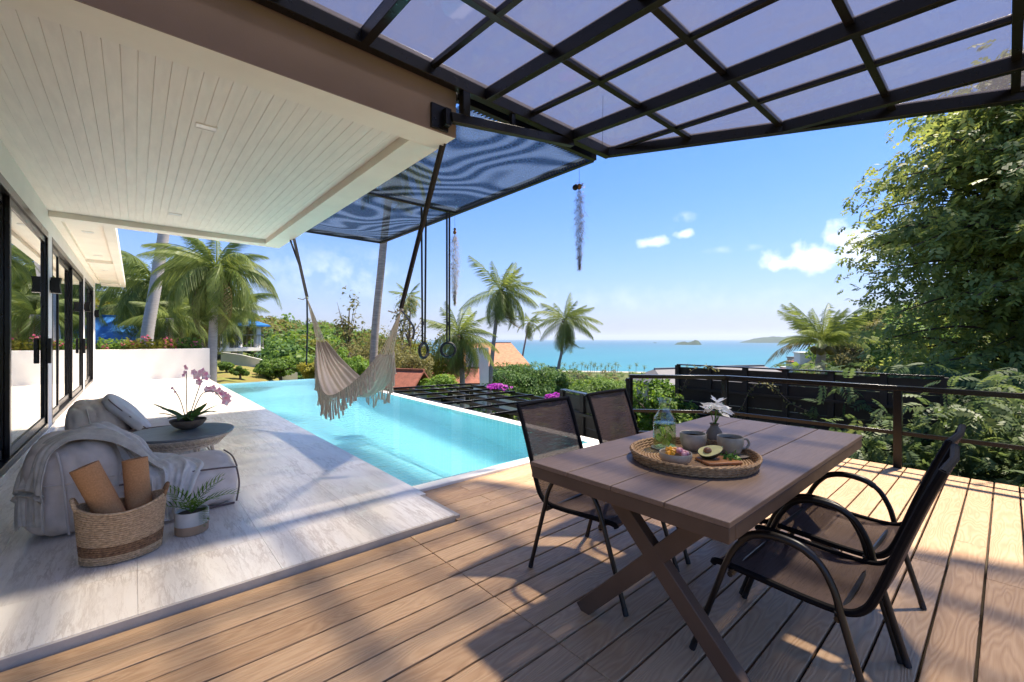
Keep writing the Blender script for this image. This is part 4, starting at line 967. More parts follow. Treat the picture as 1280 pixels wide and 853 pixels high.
# potted plant
pp = thing('potted_plant', 'small two tone pot with parlour palm and trailing vine', 'potted plant', (.295, 3.655, TZ))
obj('pot', MB().lathe([(0, .0), (.088, 0), (.094, .006), (.0955, .06)], 36), M['pot_clay'], pp, world=False)
obj('pot', MB().lathe([(.0955, .0602), (.097, .145), (.094, .150), (.086, .148), (.086, .11)], 36), M['pot_white'], pp, world=False)
pp.children[-1].data.polygons  # keep
obj('soil', MB().lathe([(0, .128), (.0865, .126)], 24), M['soil'], pp, world=False)
def frond_geo(Lr, nl, ll, droop, lw=.16, seed=0, v=.35, hang=.3, tip=.35, gap0=.12):
    """feather leaf along +X: rachis strip and paired leaflets; returns verts, quads"""
    r = np.random.default_rng(seed); V = []; Q = []
    def pt(u):
        th = droop * u; k = droop if abs(droop) > 1e-4 else 1e-4
        return Vector((Lr * math.sin(k * u) / k, 0, -Lr * (1 - math.cos(k * u)) / k)), Vector((math.cos(th), 0, -math.sin(th)))
    n = 10
    for i in range(n):
        a, ta = pt(i / n); b_, tb_ = pt((i + 1) / n); wa = Lr * .011 * (1 - .8 * i / n); o = len(V)
        V += [a + Vector((0, wa, 0)), a - Vector((0, wa, 0)), b_ - Vector((0, wa, 0)), b_ + Vector((0, wa, 0))]; Q.append([o, o + 1, o + 2, o + 3])
        o = len(V); V += [a + Vector((0, 0, wa)), a - Vector((0, 0, wa)), b_ - Vector((0, 0, wa)), b_ + Vector((0, 0, wa))]; Q.append([o, o + 1, o + 2, o + 3])
    for i in range(nl):
        u = gap0 + (1 - gap0) * (i + .5) / nl; p, t = pt(u); env = (math.sin(math.pi * min(1, .18 + .82 * (u - gap0) / (1 - gap0))) ** .6) * (1 - .25 * u)
        for s in (-1, 1):
            l_ = ll * env * r.uniform(.85, 1.12); up = Vector((-t.z, 0, t.x)) if t.x > 0 else Vector((abs(t.z), 0, 0))
            up = Vector((math.sin(droop * u), 0, math.cos(droop * u)))
            d = (t * (tip + .5 * u) + Vector((0, s, 0)) * (1 - .25 * u) + up * (v - hang * u * .4) + Vector((0, 0, -hang)) * r.uniform(.6, 1.4)).normalized()
            wd = t * (ll * lw * .5) * (.6 + .4 * env); mid = p + d * l_ * .5 + Vector((0, 0, .04 * l_)); end = p + d * l_ + Vector((0, 0, -hang * .35 * l_))
            o = len(V); V += [p - wd * .3, p + wd * .3, mid + wd * .8, mid - wd * .8]; Q.append([o, o + 1, o + 2, o + 3])
            o = len(V); V += [mid - wd * .8, mid + wd * .8, end + wd * .12, end - wd * .12]; Q.append([o, o + 1, o + 2, o + 3])
    return np.array([tuple(q) for q in V]), np.array(Q)
fv, fq = frond_geo(.20, 9, .085, 1.0, .16, 1, .3, .1)
pm = npmesh('frond', fv, fq, M['leaf_bright'])
for a, e, s in ((200, 70, 1.0), (250, 45, .9), (300, 40, 1.0), (330, 35, 1.1), (350, 65, 1.05), (20, 55, .95), (140, 50, .9), (170, 30, .9)):
    o = link('frond', pm, pp, (0, 0, .13)); o.rotation_euler = (0, -R(min(85, e + 14)), R(a)); o.scale = (s * 1.45,) * 3
for k in range(3):
    pth = smoothpath([(.03 + .02 * k, -.03, .13), (.05 + .01 * k, -.08, .17), (.045 + .012 * k, -.105, .12), (.05 + .01 * k, -.112, .06 + .02 * k)], 6)
    v_ = []; q_ = []
    for i, p in enumerate(pth):
        for s in (-1, 1):
            o = len(v_); d = Vector((s * .8, -.5, -.3 * s)).normalized(); sd = Vector((0, .3, 1)).cross(d).normalized()
            v_ += [p, p + d * .011 + sd * .009, p + d * .024, p + d * .011 - sd * .009]; q_.append([o, o + 1, o + 2, o + 3])
    link('vine', npmesh('vine', [tuple(q) for q in v_], q_, M['leaf_bright']), pp)

# ================================================================== HAMMOCK, RINGS, HANGING PLANTS
hk = thing('hammock', 'fringed beige hammock hanging on black straps over the pool edge', 'hammock', (2.06, 5.6, .6))
EA, EB = Vector((2.06, 4.09, 1.645)), Vector((2.06, 7.30, 2.0))
ctr = smoothpath([(2.06, 6.62, 1.30), (2.06, 6.25, .98), (2.06, 5.80, .735), (2.06, 5.40, .64), (2.06, 5.02, .70), (2.06, 4.70, .90), (2.06, 4.42, 1.18)], 8)
def hwid(u): return .04 + .28 * math.sin(math.pi * (.02 + .90 * u)) ** 1.15
def hpt(u, v):
    q = u * (len(ctr) - 1); i = min(int(q), len(ctr) - 2); p = ctr[i].lerp(ctr[i + 1], q - i); s = v * 2 - 1
    ww = hwid(u); fold = .014 * math.sin(v * 46 + 2 * mnoise.noise(Vector((u * 3, v * 4, 2)))) + .03 * mnoise.noise(Vector((u * 3, v * 5, 0)))
    z = p.z + .30 * ww * (s * s) * (1 if s > 0 else .55) + fold
    return Vector((p.x + s * ww, p.y + .08 * s * (u - .5), z))
o = obj('hammock_cloth', MB().grid(60, 36, lambda u, v: hpt(u, v)), M['hammock'], hk, ang=80); md = o.modifiers.new('solid', 'SOLIDIFY'); md.thickness = .006
rp = MB()
for e, u in ((EB, 0.0), (EA, 1.0)):
    for k in range(13): obj('clew_rope', MB().tube([e, hpt(u, (k + .5) / 13)], .0045, 5), M['rope'], hk)
    rp = MB(); rp.ball(e, .024, 8, 6); rp.tube([e + Vector((0, 0, .02)), e + Vector((-.05, .02, -.03)), e + Vector((-.12, .05, -.01))], .007, 5)
    obj('knot', rp, M['rope'], hk)
fr = MB(); rf = random.Random(5)
for side, n in ((0, 62), (1, 40)):
    for k in range(n):
        u = .04 + .92 * (k + rf.random() * .6) / n; p = hpt(u, side); ln = rf.uniform(.17, .31) * (1 - .3 * abs(u - .5)); q = p
        fr.tube([p, p + Vector((rf.uniform(-.01, .01), rf.uniform(-.01, .01), -ln * .5)), p + Vector((rf.uniform(-.02, .02), rf.uniform(-.025, .025), -ln))], [.006, .0075, .012], 5)
        u2 = min(1, u + 1.0 / n); p2 = hpt(u2, side); fr.tube([p + Vector((0, 0, -.045)), (p + p2) / 2 + Vector((0, 0, -.075)), p2 + Vector((0, 0, -.045))], .003, 4)
tag(obj('fringe', fr, M['rope'], hk), kind='stuff')
obj('strap', MB().bar((2.05, 8.0, 3.06), EB + Vector((0, 0, .02)), .012, .045, (1, 0, 0)).bar((2.02, 8.12, 3.06), (2.05, 7.66, 2.55), .006, .03, (1, 0, 0)), M['strap'], hk, sm=False)
obj('strap', MB().bar((2.04, 3.27, 3.06), EA + Vector((0, 0, .02)), .012, .045, (1, 0, 0)), M['strap'], hk, sm=False)
obj('strap', MB().bar((2.04, 3.22, 3.06), EA + Vector((0, -.02, .03)), .007, .02, (1, 0, 0)), M['strap'], hk, sm=False)
obj('strap_tail', MB().tube([EB, EB + Vector((.01, .01, -.5)), EB + Vector((0, .03, -1.06))], .026, 6, flat=.3), M['strap'], hk)
obj('strap_tail', MB().tube(smoothpath([EA, EA + Vector((.03, -.03, -.05)), EA + Vector((.09, -.10, -.18)), EA + Vector((.085, -.09, -.30))], 5), .024, 6, flat=.35), M['strap'], hk)
def ring(label, x, y, zc, r=.112, rot=.3, gap=.05):
    t = thing('gym_ring', label, 'gym ring', (x, y, 3.38), 0, 'gym rings hanging from the shade net frame')
    obj('ring', MB().tube([(r * math.cos(a) * math.cos(rot), r * math.cos(a) * math.sin(rot), zc - 3.38 + r * math.sin(a)) for a in [2 * math.pi * k / 40 for k in range(40)]], .022, 10, closed=True), M['strap'], t, world=False)
    for s in (-1, 1): obj('strap', MB().bar((s * gap * .7 * .75, -s * gap * .7 * .65, 0), (s * .015, -s * .012, zc - 3.38 + r), .030, .004, (.6, .75, 0)), M['strap'], t, world=False, sm=False)
    obj('buckle', MB().box(-.03, .0, -.008, .008, zc - 3.38 + r + .28, zc - 3.38 + r + .34), M['strap'], t, world=False)
ring('black gym ring hanging on black straps nearest the hammock', 3.36, 5.92, 1.17, rot=.45); ring('black gym ring hanging right of the other ring, below the net corner', 3.79, 5.90, 1.175, rot=-.55, gap=.03)
def airplant(label, x, y, ztop, zknot, zend, wd, seed, flower):
    t = thing('hanging_air_plant', label, 'air plant', (x, y, ztop))
    obj('wire', MB().tube([(0, 0, 0), (0, 0, zknot - ztop)], .0015, 4), M['strap'], t, world=False)
    r = np.random.default_rng(seed); V = []; Q = []; H2 = zknot - zend
    for i in range(3600):
        u = r.uniform(0, 1) ** .9; env = wd * math.sin(math.pi * min(1, .06 + u * .95)) ** .7 * (1 - .5 * u) + .003
        c = Vector((r.normal() * env * .5, r.normal() * env * .5, zknot - ztop - .03 - u * H2)); d = Vector((r.normal() * .5, r.normal() * .5, -1)).normalized(); s = r.uniform(.02, .055); sd = d.orthogonal().normalized() * .0028
        o = len(V); V += [c - sd, c + sd, c + d * s + sd * .4, c + d * s - sd * .4]; Q.append([o, o + 1, o + 2, o + 3])
    link('hair', npmesh('hair', [tuple(q) for q in V], Q, M['moss']), t)
    kn = MB().ball((0, 0, zknot - ztop), .028, 10, 8, (1, 1, 1.2))
    if not flower: kn.ball((0, 0, zknot - ztop + .05), .022, 10, 8)
    obj('knot', kn, M['jute_dark'], t, world=False)
    if flower:
        obj('shell', MB().ball((-.035, .03, zknot - ztop - .01), .034, 12, 8, (1, 1, .95)), M['black'], t, world=False)
        v_, q_ = leafquads(22, lambda r: (r.normal() * .018 + .015, r.normal() * .018 - .015, zknot - ztop + r.normal() * .012 + .01), .045, 4); link('dry_leaves', npmesh('dry_leaves', v_, q_, M['jutel']), t)
M['jutel'] = leafmat('dry_tuft', [(.22, .12, .03), (.36, .22, .06), (.42, .30, .12)], .3)
airplant('grey hanging air plant with dry tuft against open sky', 3.83, 3.22, 3.39, 3.09, 2.18, .075, 1, True)
airplant('grey hanging air plant beside the gym rings', 3.85, 5.80, 3.39, 3.05, 1.93, .105, 2, False)
# ================================================================== LANDSCAPE
HEAD = math.atan2(.6575, .7535)
def polar(px, d, z=0):
    """ground position at a compass bearing (given as degrees from the view axis through px) and distance"""
    a = HEAD + math.atan((px - 640) / 541.); return Vector((math.sin(a) * d, math.cos(a) * d, z))
ANG = [-180, -120, -70, -50, -33.6, -29.5, -23.9, -14.5, -8, -4.2, 6.3, 16.5, 29.8, 34, 39, 44, 50, 70, 120, 180]
DIS = [0, 9, 16, 25, 40, 70, 120, 200, 350, 600, 830, 900]
HT = {-180: [-3.5, -3.5, -3, -2, 0, 2, 3, 4, 5, 6, 6, 6], -120: [-3.5, -3.5, -3, -2, 0, 2, 3, 4, 5, 6, 6, 6], -70: [-3.5, -3.5, -3, -1, -.5, 0, 2, 4, 6, 8, 8, 8],
      -50: [-3.5, -3.5, -1.5, -.2, -.1, 0, 2, 5, 8, 8, 6, 0], -33.6: [-3.5, -3.5, -.6, -.12, -.1, .3, 2.0, 5, 9, 6, 0, -20], -29.5: [-3.5, -3.5, -.9, -.35, -.8, -.6, 1.5, 4.5, 8, 5, -5, -30], -23.9: [-3.5, -3.5, -2.6, -3, -3.5, -3, -1, 3, 6, 0, -30, -60],
      -14.5: [-3.5, -3.8, -4, -5, -6, -7, -6, -6, -4, -30, -60, -64], -8: [-3.5, -4, -4.5, -5.5, -7, -9, -11, -16, -30, -55, -63, -64], -4.2: [-3.5, -4, -4.5, -6, -8, -11, -16, -24, -40, -56, -61, -64],
      6.3: [-3.5, -4, -5, -7, -10, -15, -23, -33, -44, -56, -61, -64], 16.5: [-3.5, -4, -5, -7, -10, -15, -23, -33, -44, -56, -61, -64],
      29.8: [-3.5, -4, -5, -7, -9, -12, -16, -22, -40, -60, -66, -66], 34: [-3.5, -4, -5, -6, -8, -9, -10, -10, -13, -45, -66, -66], 39: [-3.5, -4, -4.5, -5, -5, -4, 0, 4, 2, -30, -66, -66],
      44: [-3.5, -4, -4, -4.5, -4, -1, 4, 9, 9, -10, -60, -66], 50: [-3.5, -3.5, -3.5, -3.5, -3, 0, 6, 11, 14, 5, -40, -66], 70: [-3.5, -3.5, -3, -2, 0, 3, 8, 14, 16, 10, 0, 0], 120: [-3.5, -3.5, -3, -2, 0, 2, 3, 4, 5, 6, 6, 6]}
HT[180] = HT[-180]
HA = np.array([HT[a] for a in ANG])
def ground(x, y):
    a = math.degrees(math.atan2(x, y) - HEAD); a = (a + 180) % 360 - 180; d = math.hypot(x, y)
    row = [np.interp(a, ANG, HA[:, j]) for j in range(len(DIS))]
    z = float(np.interp(d, DIS, row))
    if 9 < d < 700: z += (mnoise.noise(Vector((x * .03, y * .03, 0))) * .02 + mnoise.noise(Vector((x * .11, y * .11, 3))) * .006) * min(d, 120)
    return z
na = 200; ds = [0.01, 4, 9, 12, 16, 20, 25, 30, 36, 43, 52, 62, 75, 90, 108, 130, 155, 185, 220, 265, 320, 390, 470, 560, 660, 760, 830, 900]
V = []; Q = []
for d in ds:
    for k in range(na):
        a = 2 * math.pi * k / na; x, y = d * math.sin(a), d * math.cos(a); V.append((x, y, ground(x, y)))
for i in range(len(ds) - 1):
    for k in range(na): Q.append([i * na + k, (i + 1) * na + k, (i + 1) * na + (k + 1) % na, i * na + (k + 1) % na])
me = npmesh('terrain', V, Q, M['terrain']); me.polygons.foreach_set('use_smooth', [True] * len(me.polygons))
tag(link('terrain', me), 'wooded hillside falling from the terrace to the beach', None, None, 'structure')
SEA = -62
V = []; Q = []
rs = [300, 700, 900, 1200, 1700, 2500, 4000, 7000, 12000, 20000, 40000]
for d in rs:
    for k in range(96): a = 2 * math.pi * k / 96; V.append((d * math.sin(a), d * math.cos(a), SEA))
for i in range(len(rs) - 1):
    for k in range(96): Q.append([i * 96 + k, (i + 1) * 96 + k, (i + 1) * 96 + (k + 1) % 96, i * 96 + (k + 1) % 96])
tag(link('sea', npmesh('sea', V, Q, M['sea'])), 'calm turquoise sea out to the horizon', None, None, 'structure')
def island(name, label, px0, px1, d, hs, depth, kind=None):
    n = len(hs); mb = MB(); V = []; m_ = 9
    for i in range(n * 4 - 3):
        f = i / 4; j = min(int(f), n - 2); hh = hs[j] * (1 - f + j) + hs[j + 1] * (f - j); hh *= 1 + .12 * mnoise.noise(Vector((f * 1.7, 0, d)))
        px = px0 + (px1 - px0) * f / (n - 1)
        for k in range(m_):
            s = k / (m_ - 1) * 2 - 1; p = polar(px, d + s * depth); V.append((p.x, p.y, SEA - 3 + max(0, hh + 3) * (1 - s * s) ** .7 * (1 + .15 * mnoise.noise(Vector((f * 2, s * 3, d))))))
    F_ = [(i * m_ + k, i * m_ + k + 1, (i + 1) * m_ + k + 1, (i + 1) * m_ + k) for i in range(n * 4 - 4) for k in range(m_ - 1)]
    mb.v = V; mb.f = F_; o = obj(name, mb, M['far_hill'], None); tag(o, label, None, None, 'structure'); return o
island('island', 'small dark wooded island on the horizon', 843, 877, 5200, [2, 22, 30, 36, 24, 34, 52, 46, 4], 180)
island('island', 'tiny rock on the horizon left of the wooded island', 816, 821, 7000, [2, 10, 12, 2], 40)
island('headland', 'long hazy headland on the horizon', 925, 1120, 9000, [4, 60, 90, 110, 100, 130, 160, 150, 190, 250, 300, 280, 320, 330, 300], 900)

# ------------------------------------------------------------------ leaf clouds and trees
def cloud_geo(n, rad, leaf, seed, clumps=26, asp=.55, hole=.35, top=.25, low=-.9, squash=1):
    r = np.random.default_rng(seed)
    cs = []
    while len(cs) < clumps:
        p = r.normal(size=3); p /= np.linalg.norm(p); p *= r.uniform(.35, .92)
        if p[2] < low: continue
        cs.append(p)
    cs = np.array(cs); cr = r.uniform(.20, .42, clumps)
    k = r.choice(clumps, n, p=cr ** 2 / (cr ** 2).sum())
    d = r.normal(size=(n, 3)); d /= np.linalg.norm(d, axis=1, keepdims=True)
    rr = cr[k] * r.uniform(.45, 1.08, n) ** .6
    P = (cs[k] + d * rr[:, None]) * np.array(rad)
    out = d * .6 + cs[k] * .5 + np.array([0, 0, .45]) + r.normal(size=(n, 3)) * .55
    out /= np.linalg.norm(out, axis=1, keepdims=True)
    u = np.cross(out, r.normal(size=(n, 3))); u /= np.linalg.norm(u, axis=1, keepdims=True); w_ = np.cross(out, u)
    s = leaf * r.uniform(.6, 1.3, n)[:, None]
    V = np.stack([P - u * s * .5, P + w_ * s * asp * .5 + out * s * .1, P + u * s * .5, P - w_ * s * asp * .5 + out * s * .1], 1).reshape(-1, 3)
    return V, np.arange(4 * n).reshape(-1, 4)
def limbs(mb, rad, base_z, seed, r0, n=7):
    r = random.Random(seed)
    mb.tube(smoothpath([(0, 0, base_z), (.04 * rad[0], .03 * rad[1], base_z * .5), (0, 0, 0), (.03 * rad[0], 0, rad[2] * .45)], 4), [r0 * (1.25 - .9 * i / 12) for i in range(13)], 8)
    for k in range(n):
        a = 2.4 * k + r.random(); z0 = base_z * .35 * r.random(); e = Vector((math.cos(a) * rad[0] * .7, math.sin(a) * rad[1] * .7, rad[2] * r.uniform(-.1, .65)))
        mb.tube(smoothpath([(0, 0, z0), tuple(e * .4 + Vector((0, 0, z0 * .4))), tuple(e)], 4), [r0 * .5 * (1 - .85 * i / 8) for i in range(9)], 6)
    return mb
def tree(name, label, px, d, ztop, zbot, wpx, mt, n=5000, leaf=None, seed=1, clumps=28, cat='tree', group=None, r0=None, depthk=1.0, bark='bark', low=-.9):
    c = polar(px, d); rz = (ztop - zbot) / 2; rx = wpx / 541. * d / 2
    g = ground(c.x, c.y); zc = (ztop + zbot) / 2
    t = thing(name, label, cat, (c.x, c.y, g), 0, group)
    n = int(n * 1.9) if leaf is None else n
    leaf = leaf or max(.05, 2.9 * d / 541)
    V, Q = cloud_geo(n, (rx / 1.12, rx * depthk / 1.12, rz / 1.12), leaf, seed, clumps, low=low); V = V + np.array([0, 0, zc - g])
    link('crown', npmesh('crown', V, Q, M[mt]), t)
    mb = limbs(MB(), (rx, rx * depthk, rz), g - zc - .3, seed, r0 or max(.05, rx * .07)); mb.v = [(x, y, z + zc - g) for x, y, z in mb.v]
    obj('trunk', mb, M[bark], t, world=False)
    return t
def zpx(y, d, px=640): return EYE - (y - 424) / 541. * d * math.cos(math.atan((px - 640) / 541.))
def tr_(name, label, px, d, y0, y1, wpx, mt, **k):
    return tree(name, label, px, d, zpx(y0, d, px), zpx(y1, d, px), wpx * math.cos(math.atan((px - 640) / 541.)), mt, **k)
tr_('airy_tree', 'large olive green airy tree behind the hammock', 470, 30, 408, 500, 118, 'leaf_olive', n=5200, clumps=44, seed=3)
tr_('sparse_tree', 'tall sparse tree with small round leaves left of the leaning palm trunk', 436, 33, 355, 470, 46, 'leaf_olive', n=420, leaf=.30, clumps=20, seed=5)
tr_('sparse_tree', 'tall thin sparse tree right of the leaning palm trunk', 512, 34, 350, 490, 56, 'leaf_olive', n=950, leaf=.26, clumps=26, seed=6)
tr_('olive_tree', 'olive tree with drooping yellowish leaves behind the gym rings', 548, 33, 405, 500, 76, 'leaf_yellow', n=3800, clumps=36, seed=7)
tr_('olive_tree', 'dense olive bush between hammock and red roof', 515, 27, 432, 500, 66, 'leaf_olive', n=3200, clumps=30, seed=8)
tr_('flowering_tree', 'bright yellow green tree left of the hammock', 380, 46, 411, 470, 62, 'leaf_yellow', n=3600, seed=9)
tr_('shrub', 'bright green leafy shrub behind the hammock', 437, 23, 432, 478, 62, 'leaf_bright', n=3600, seed=10, cat='shrub')
tr_('shade_tree', 'broad dark green tree below the orange roof', 650, 44, 449, 510, 112, 'leaf_dark', n=7500, clumps=42, seed=11)
tr_('shade_tree', 'broad green tree right of the tallest coconut palm', 745, 56, 473, 515, 110, 'leaf_green', n=6500, clumps=42, seed=12)
tr_('shade_tree', 'dark bushy tree over the water behind the small coconut palm', 692, 62, 459, 505, 74, 'leaf_green', n=5000, clumps=36, seed=13)
tr_('shrub', 'bright lime green shrub behind the railing corner post', 815, 9.6, 462, 560, 70, 'leaf_bright', n=4200, leaf=.085, seed=14, cat='shrub', clumps=34)
tr_('shrub', 'leafy green creeper shrub against the black fence end', 850, 8.6, 487, 575, 56, 'leaf_green', n=3200, leaf=.08, seed=15, cat='shrub', clumps=30)
tr_('shrub', 'green shrub beside the red tiled roof', 548, 24, 466, 500, 50, 'leaf_bright', n=2600, seed=16, cat='shrub')
tr_('shrub', 'low green shrub behind the sling chairs', 735, 8.2, 503, 570, 60, 'leaf_green', n=2600, leaf=.08, seed=17, cat='shrub')
tr_('shrub', 'dark green bush under the leaning tree at the pool corner', 350, 22, 446, 476, 60, 'leaf_green', n=3000, seed=18, cat='shrub')
tr_('shrub', 'yellow green bush at the far pool edge', 395, 20, 448, 480, 50, 'leaf_yellow', n=2400, seed=19, cat='shrub')
tr_('round_tree', 'dark round tree beyond the garden left of the hammock strap', 345, 52, 412, 462, 70, 'leaf_dark', n=4200, seed=20)
tr_('round_tree', 'green round tree right of the blue roofed pavilion', 322, 44, 422, 452, 40, 'leaf_green', n=2600, seed=21)
tr_('round_tree', 'dense dark tree behind the blue tiled roof', 150, 48, 372, 430, 74, 'leaf_dark', n=4200, seed=22)
tr_('round_tree', 'yellowish tree at the end of the white wall', 128, 40, 360, 425, 46, 'leaf_yellow', n=3000, seed=23)
tr_('round_tree', 'dark hedge tree behind the planter palms', 222, 40, 392, 440, 100, 'leaf_dark', n=5200, seed=24)
tr_('round_tree', 'pale green tree on the hill right of the coconut palm', 1075, 60, 398, 470, 90, 'leaf_olive', n=4600, seed=25)
tr_('round_tree', 'green tree on the hill half hidden by the big leafy tree', 1120, 40, 400, 470, 80, 'leaf_green', n=4600, seed=26)
for i, (px, d, y0, y1, w_, mt, lb) in enumerate(((683.0, 23, 452, 461, 10, 'leaf_green', ''),)): pass
for i, (px, d, y0, y1, w_, lb) in enumerate(((283, 22.5, 450, 466, 22, 'small round garden shrub beside the white palm trunk'), (300, 20.5, 456, 472, 20, 'small garden shrub with bare stem on the lawn'), (330, 26, 450, 464, 24, 'low garden shrub by the white drive'), (313, 24, 461, 473, 18, 'little garden shrub nearest the pool corner'))):
    tr_('garden_shrub', lb, px, d, y0, y1, w_, 'leaf_green', n=900, seed=40 + i, cat='shrub', group='shrubs on the garden lawn', clumps=14)
# far woods as one mass
prot = [cloud_geo(210, (1, 1, .8), .25, 100 + i, 14, .7) for i in range(6)]; protn = [cloud_geo(600, (1, 1, .8), .16, 140 + i, 20, .6) for i in range(4)]
Vs = []; cnt = 0; r = random.Random(11)
def put_tree(x, y, g, s, hk=1.0, near=False):
    global cnt
    V, Q = r.choice(protn if near else prot); a = r.uniform(0, 6.28); ca, sa = math.cos(a), math.sin(a)
    W_ = np.stack([(V[:, 0] * ca - V[:, 1] * sa) * s + x, (V[:, 0] * sa + V[:, 1] * ca) * s + y, V[:, 2] * s * hk + g + s * .55], 1); Vs.append(W_); cnt += len(Q)
groups = {'leaf_green': [], 'leaf_dark': [], 'leaf_olive': []}
for i in range(2400):
    px = r.uniform(90, 1190); d = 30 * (24 ** (r.random() ** .85)); 
    p = polar(px, d)
    if d < 58 and (px < 345 or 560 < px < 640): continue
    if d < 46 and px > 640 and px < 1020: 
        if r.random() < .25: continue
    if 950 < px < 1022 and 70 < d < 420: continue
    g = ground(p.x, p.y)
    if g < SEA + 1.5 or d > 800: continue
    s = r.uniform(1.5, 3.1) * (1 + d / 260) * (.8 if d < 60 else 1)
    # keep the tops where the photograph has them
    mt = r.choice(['leaf_green', 'leaf_green', 'leaf_dark', 'leaf_olive']); Vs = groups[mt]; 
    dr = .6 if 560 < px < 800 and d < 110 else 0
    if 640 < px < 880: s *= .7 if d < 60 else .5 if d < 250 else 1.0
    put_tree(p.x, p.y, g - dr, s, r.uniform(.7, 1.1), d < 70)
for mt, lb in (('leaf_green', 'mid green hillside wood beyond the pool'), ('leaf_dark', 'dark green patches of the hillside wood'), ('leaf_olive', 'olive dry patches of the hillside wood')):
    W_ = np.concatenate(groups[mt]); o = link('hillside_wood', npmesh('hillside_wood', W_, np.arange(len(W_)).reshape(-1, 4), M[mt])); tag(o, lb, None, None, 'stuff')
# undergrowth near the pool and under the trellis
Vs = []
for i in range(110):
    px = r.uniform(480, 1000); d = r.uniform(9.5, 30); p = polar(px, d); g = ground(p.x, p.y)
    if p.x < 5.3 and p.y < 15.8: continue
    put_tree(p.x, p.y, g, r.uniform(.7, 1.3) * (1 if d < 14 else 1.5), 1, True)
W_ = np.concatenate(Vs); tag(link('undergrowth', npmesh('undergrowth', W_, np.arange(len(W_)).reshape(-1, 4), M['leaf_green'])), 'green undergrowth below the pool and trellis', None, None, 'stuff')
# beach strip, seaside palms and town
mb = MB(); n = 60
for i in range(n + 1):
    px = 600 + 420 * i / n
    for d in (800, 870): p = polar(px, d); mb.v.append((p.x, p.y, SEA + (1.6 if d == 800 else .15)))
mb.f = [(2 * i, 2 * i + 1, 2 * i + 3, 2 * i + 2) for i in range(n)]
tag(obj('beach', mb, M['sand']), 'pale strip of beach along the bay', None, None, 'structure')
# ------------------------------------------------------------------ palms
def fm(name, *a, m='palm_leaf', **k): v_, q_ = frond_geo(*a, **k); return npmesh(name, v_, q_, M[m])
COCO = [fm('frond', 1.0, 54, .27, dr, lw=.075, seed=i, v=.2, hang=.75, tip=.5) for i, dr in enumerate((.6, 1.1, 1.6, 2.1))]
COCOF = [fm('frond', 1.0, 16, .30, dr, lw=.2, seed=i, v=.2, hang=.6, tip=.5) for i, dr in enumerate((.7, 1.4, 2.0))]
ROYAL = [fm('frond', 1.0, 56, .25, dr, lw=.085, seed=i + 9, v=.15, hang=1.3, tip=.3) for i, dr in enumerate((1.3, 1.9, 2.4, 2.8))]
DRY = [fm('frond', 1.0, 22, .26, 1.5, m='palm_dry', lw=.12, seed=33, v=.1, hang=.8)]
def palm(label, path, crown_r, nf, protos, r0, r1, bark='palmbark', emax=80, emin=-50, wind=None, wk=0, seed=0, dry=0, group='palm trees', name='palm_tree', coconuts=True):
    rr = random.Random(seed); P = smoothpath(path, 6); base = P[0]; top = P[-1]
    t = thing(name, label, 'palm', base, 0, group)
    n = len(P) * 5; pts = []; rad = []
    for i in range(n):
        q = i / (n - 1) * (len(P) - 1); j = min(int(q), len(P) - 2); pts.append(P[j].lerp(P[j + 1], q - j)); u = i / (n - 1)
        rad.append((r0 * (1 - u) + r1 * u) * (1 + .45 * max(0, 1 - u * 14)) * (1 + .045 * (i % 2)))
    obj('trunk', MB().tube(pts, rad, 10), M[bark], t)
    for i in range(nf):
        u = i / (nf - 1); az = i * 2.39996 + rr.uniform(-.3, .3); el = emax + (emin - emax) * u ** .8 + rr.uniform(-8, 8)
        me = (DRY if (i >= nf - dry) else protos)[min(int(u * len(protos) + rr.uniform(-.5, .5)) if i < nf - dry else 0, len(protos) - 1) if i < nf - dry else 0]
        d = Vector((math.cos(az) * math.cos(R(el)), math.sin(az) * math.cos(R(el)), math.sin(R(el))))
        if wind is not None: d = (d + Vector(wind) * wk * (1 - .4 * u)).normalized()
        az2 = math.atan2(d.y, d.x); el2 = math.asin(max(-1, min(1, d.z)))
        o = link('frond', me, t, top - base); s = crown_r * rr.uniform(.82, 1.12) * (.75 if u < .15 else 1); o.scale = (s, s, s)
        o.rotation_euler = Matrix.Rotation(az2, 4, 'Z').to_euler(); o.rotation_euler = (Matrix.Rotation(az2, 3, 'Z') @ Matrix.Rotation(-el2, 3, 'Y') @ Matrix.Rotation(rr.uniform(-.4, .4), 3, 'X')).to_euler()
    if coconuts:
        cb_ = MB()
        for k in range(6): a = k * 1.05; cb_.ball((top - base) + Vector((math.cos(a) * r1 * 1.9, math.sin(a) * r1 * 1.9, -r1 * 1.5 - .1 * (k % 2))), r1 * .95, 8, 6)
        obj('coconuts', cb_, M['palm_dry'], t, world=False)
    return t
def vpath(pts, d):
    out = []
    for i, (px, y) in enumerate(pts):
        p = polar(px, d); z = zpx(y, d, px); out.append(Vector((p.x, p.y, z)))
    g = ground(out[0].x, out[0].y)
    if out[0].z > g - .2: out.insert(0, Vector((out[0].x, out[0].y, g - .3)))
    return out
WR = tuple(Vector((.7535, -.6575, .15)))            # wind blowing to the right of the view
k_ = 1 / 541.
palm('tallest coconut palm with windswept crown between the orange roof and the sea', vpath([(612, 490), (617, 430), (625, 363)], 40), 60 * k_ * 40, 36, COCO, .24, .15, emin=-72, wind=WR, wk=.42, seed=1, dry=2)
palm('coconut palm standing alone before the open sea', vpath([(697, 472), (702, 440), (706, 400)], 62), 47 * k_ * 62, 34, COCO, .26, .16, emin=-72, wind=WR, wk=.3, seed=2, dry=3)
palm('small young coconut palm between two taller palms', vpath([(652, 460), (657, 425), (661, 404)], 78), 24 * k_ * 78, 18, COCOF, .2, .12, wind=WR, wk=.4, seed=3)
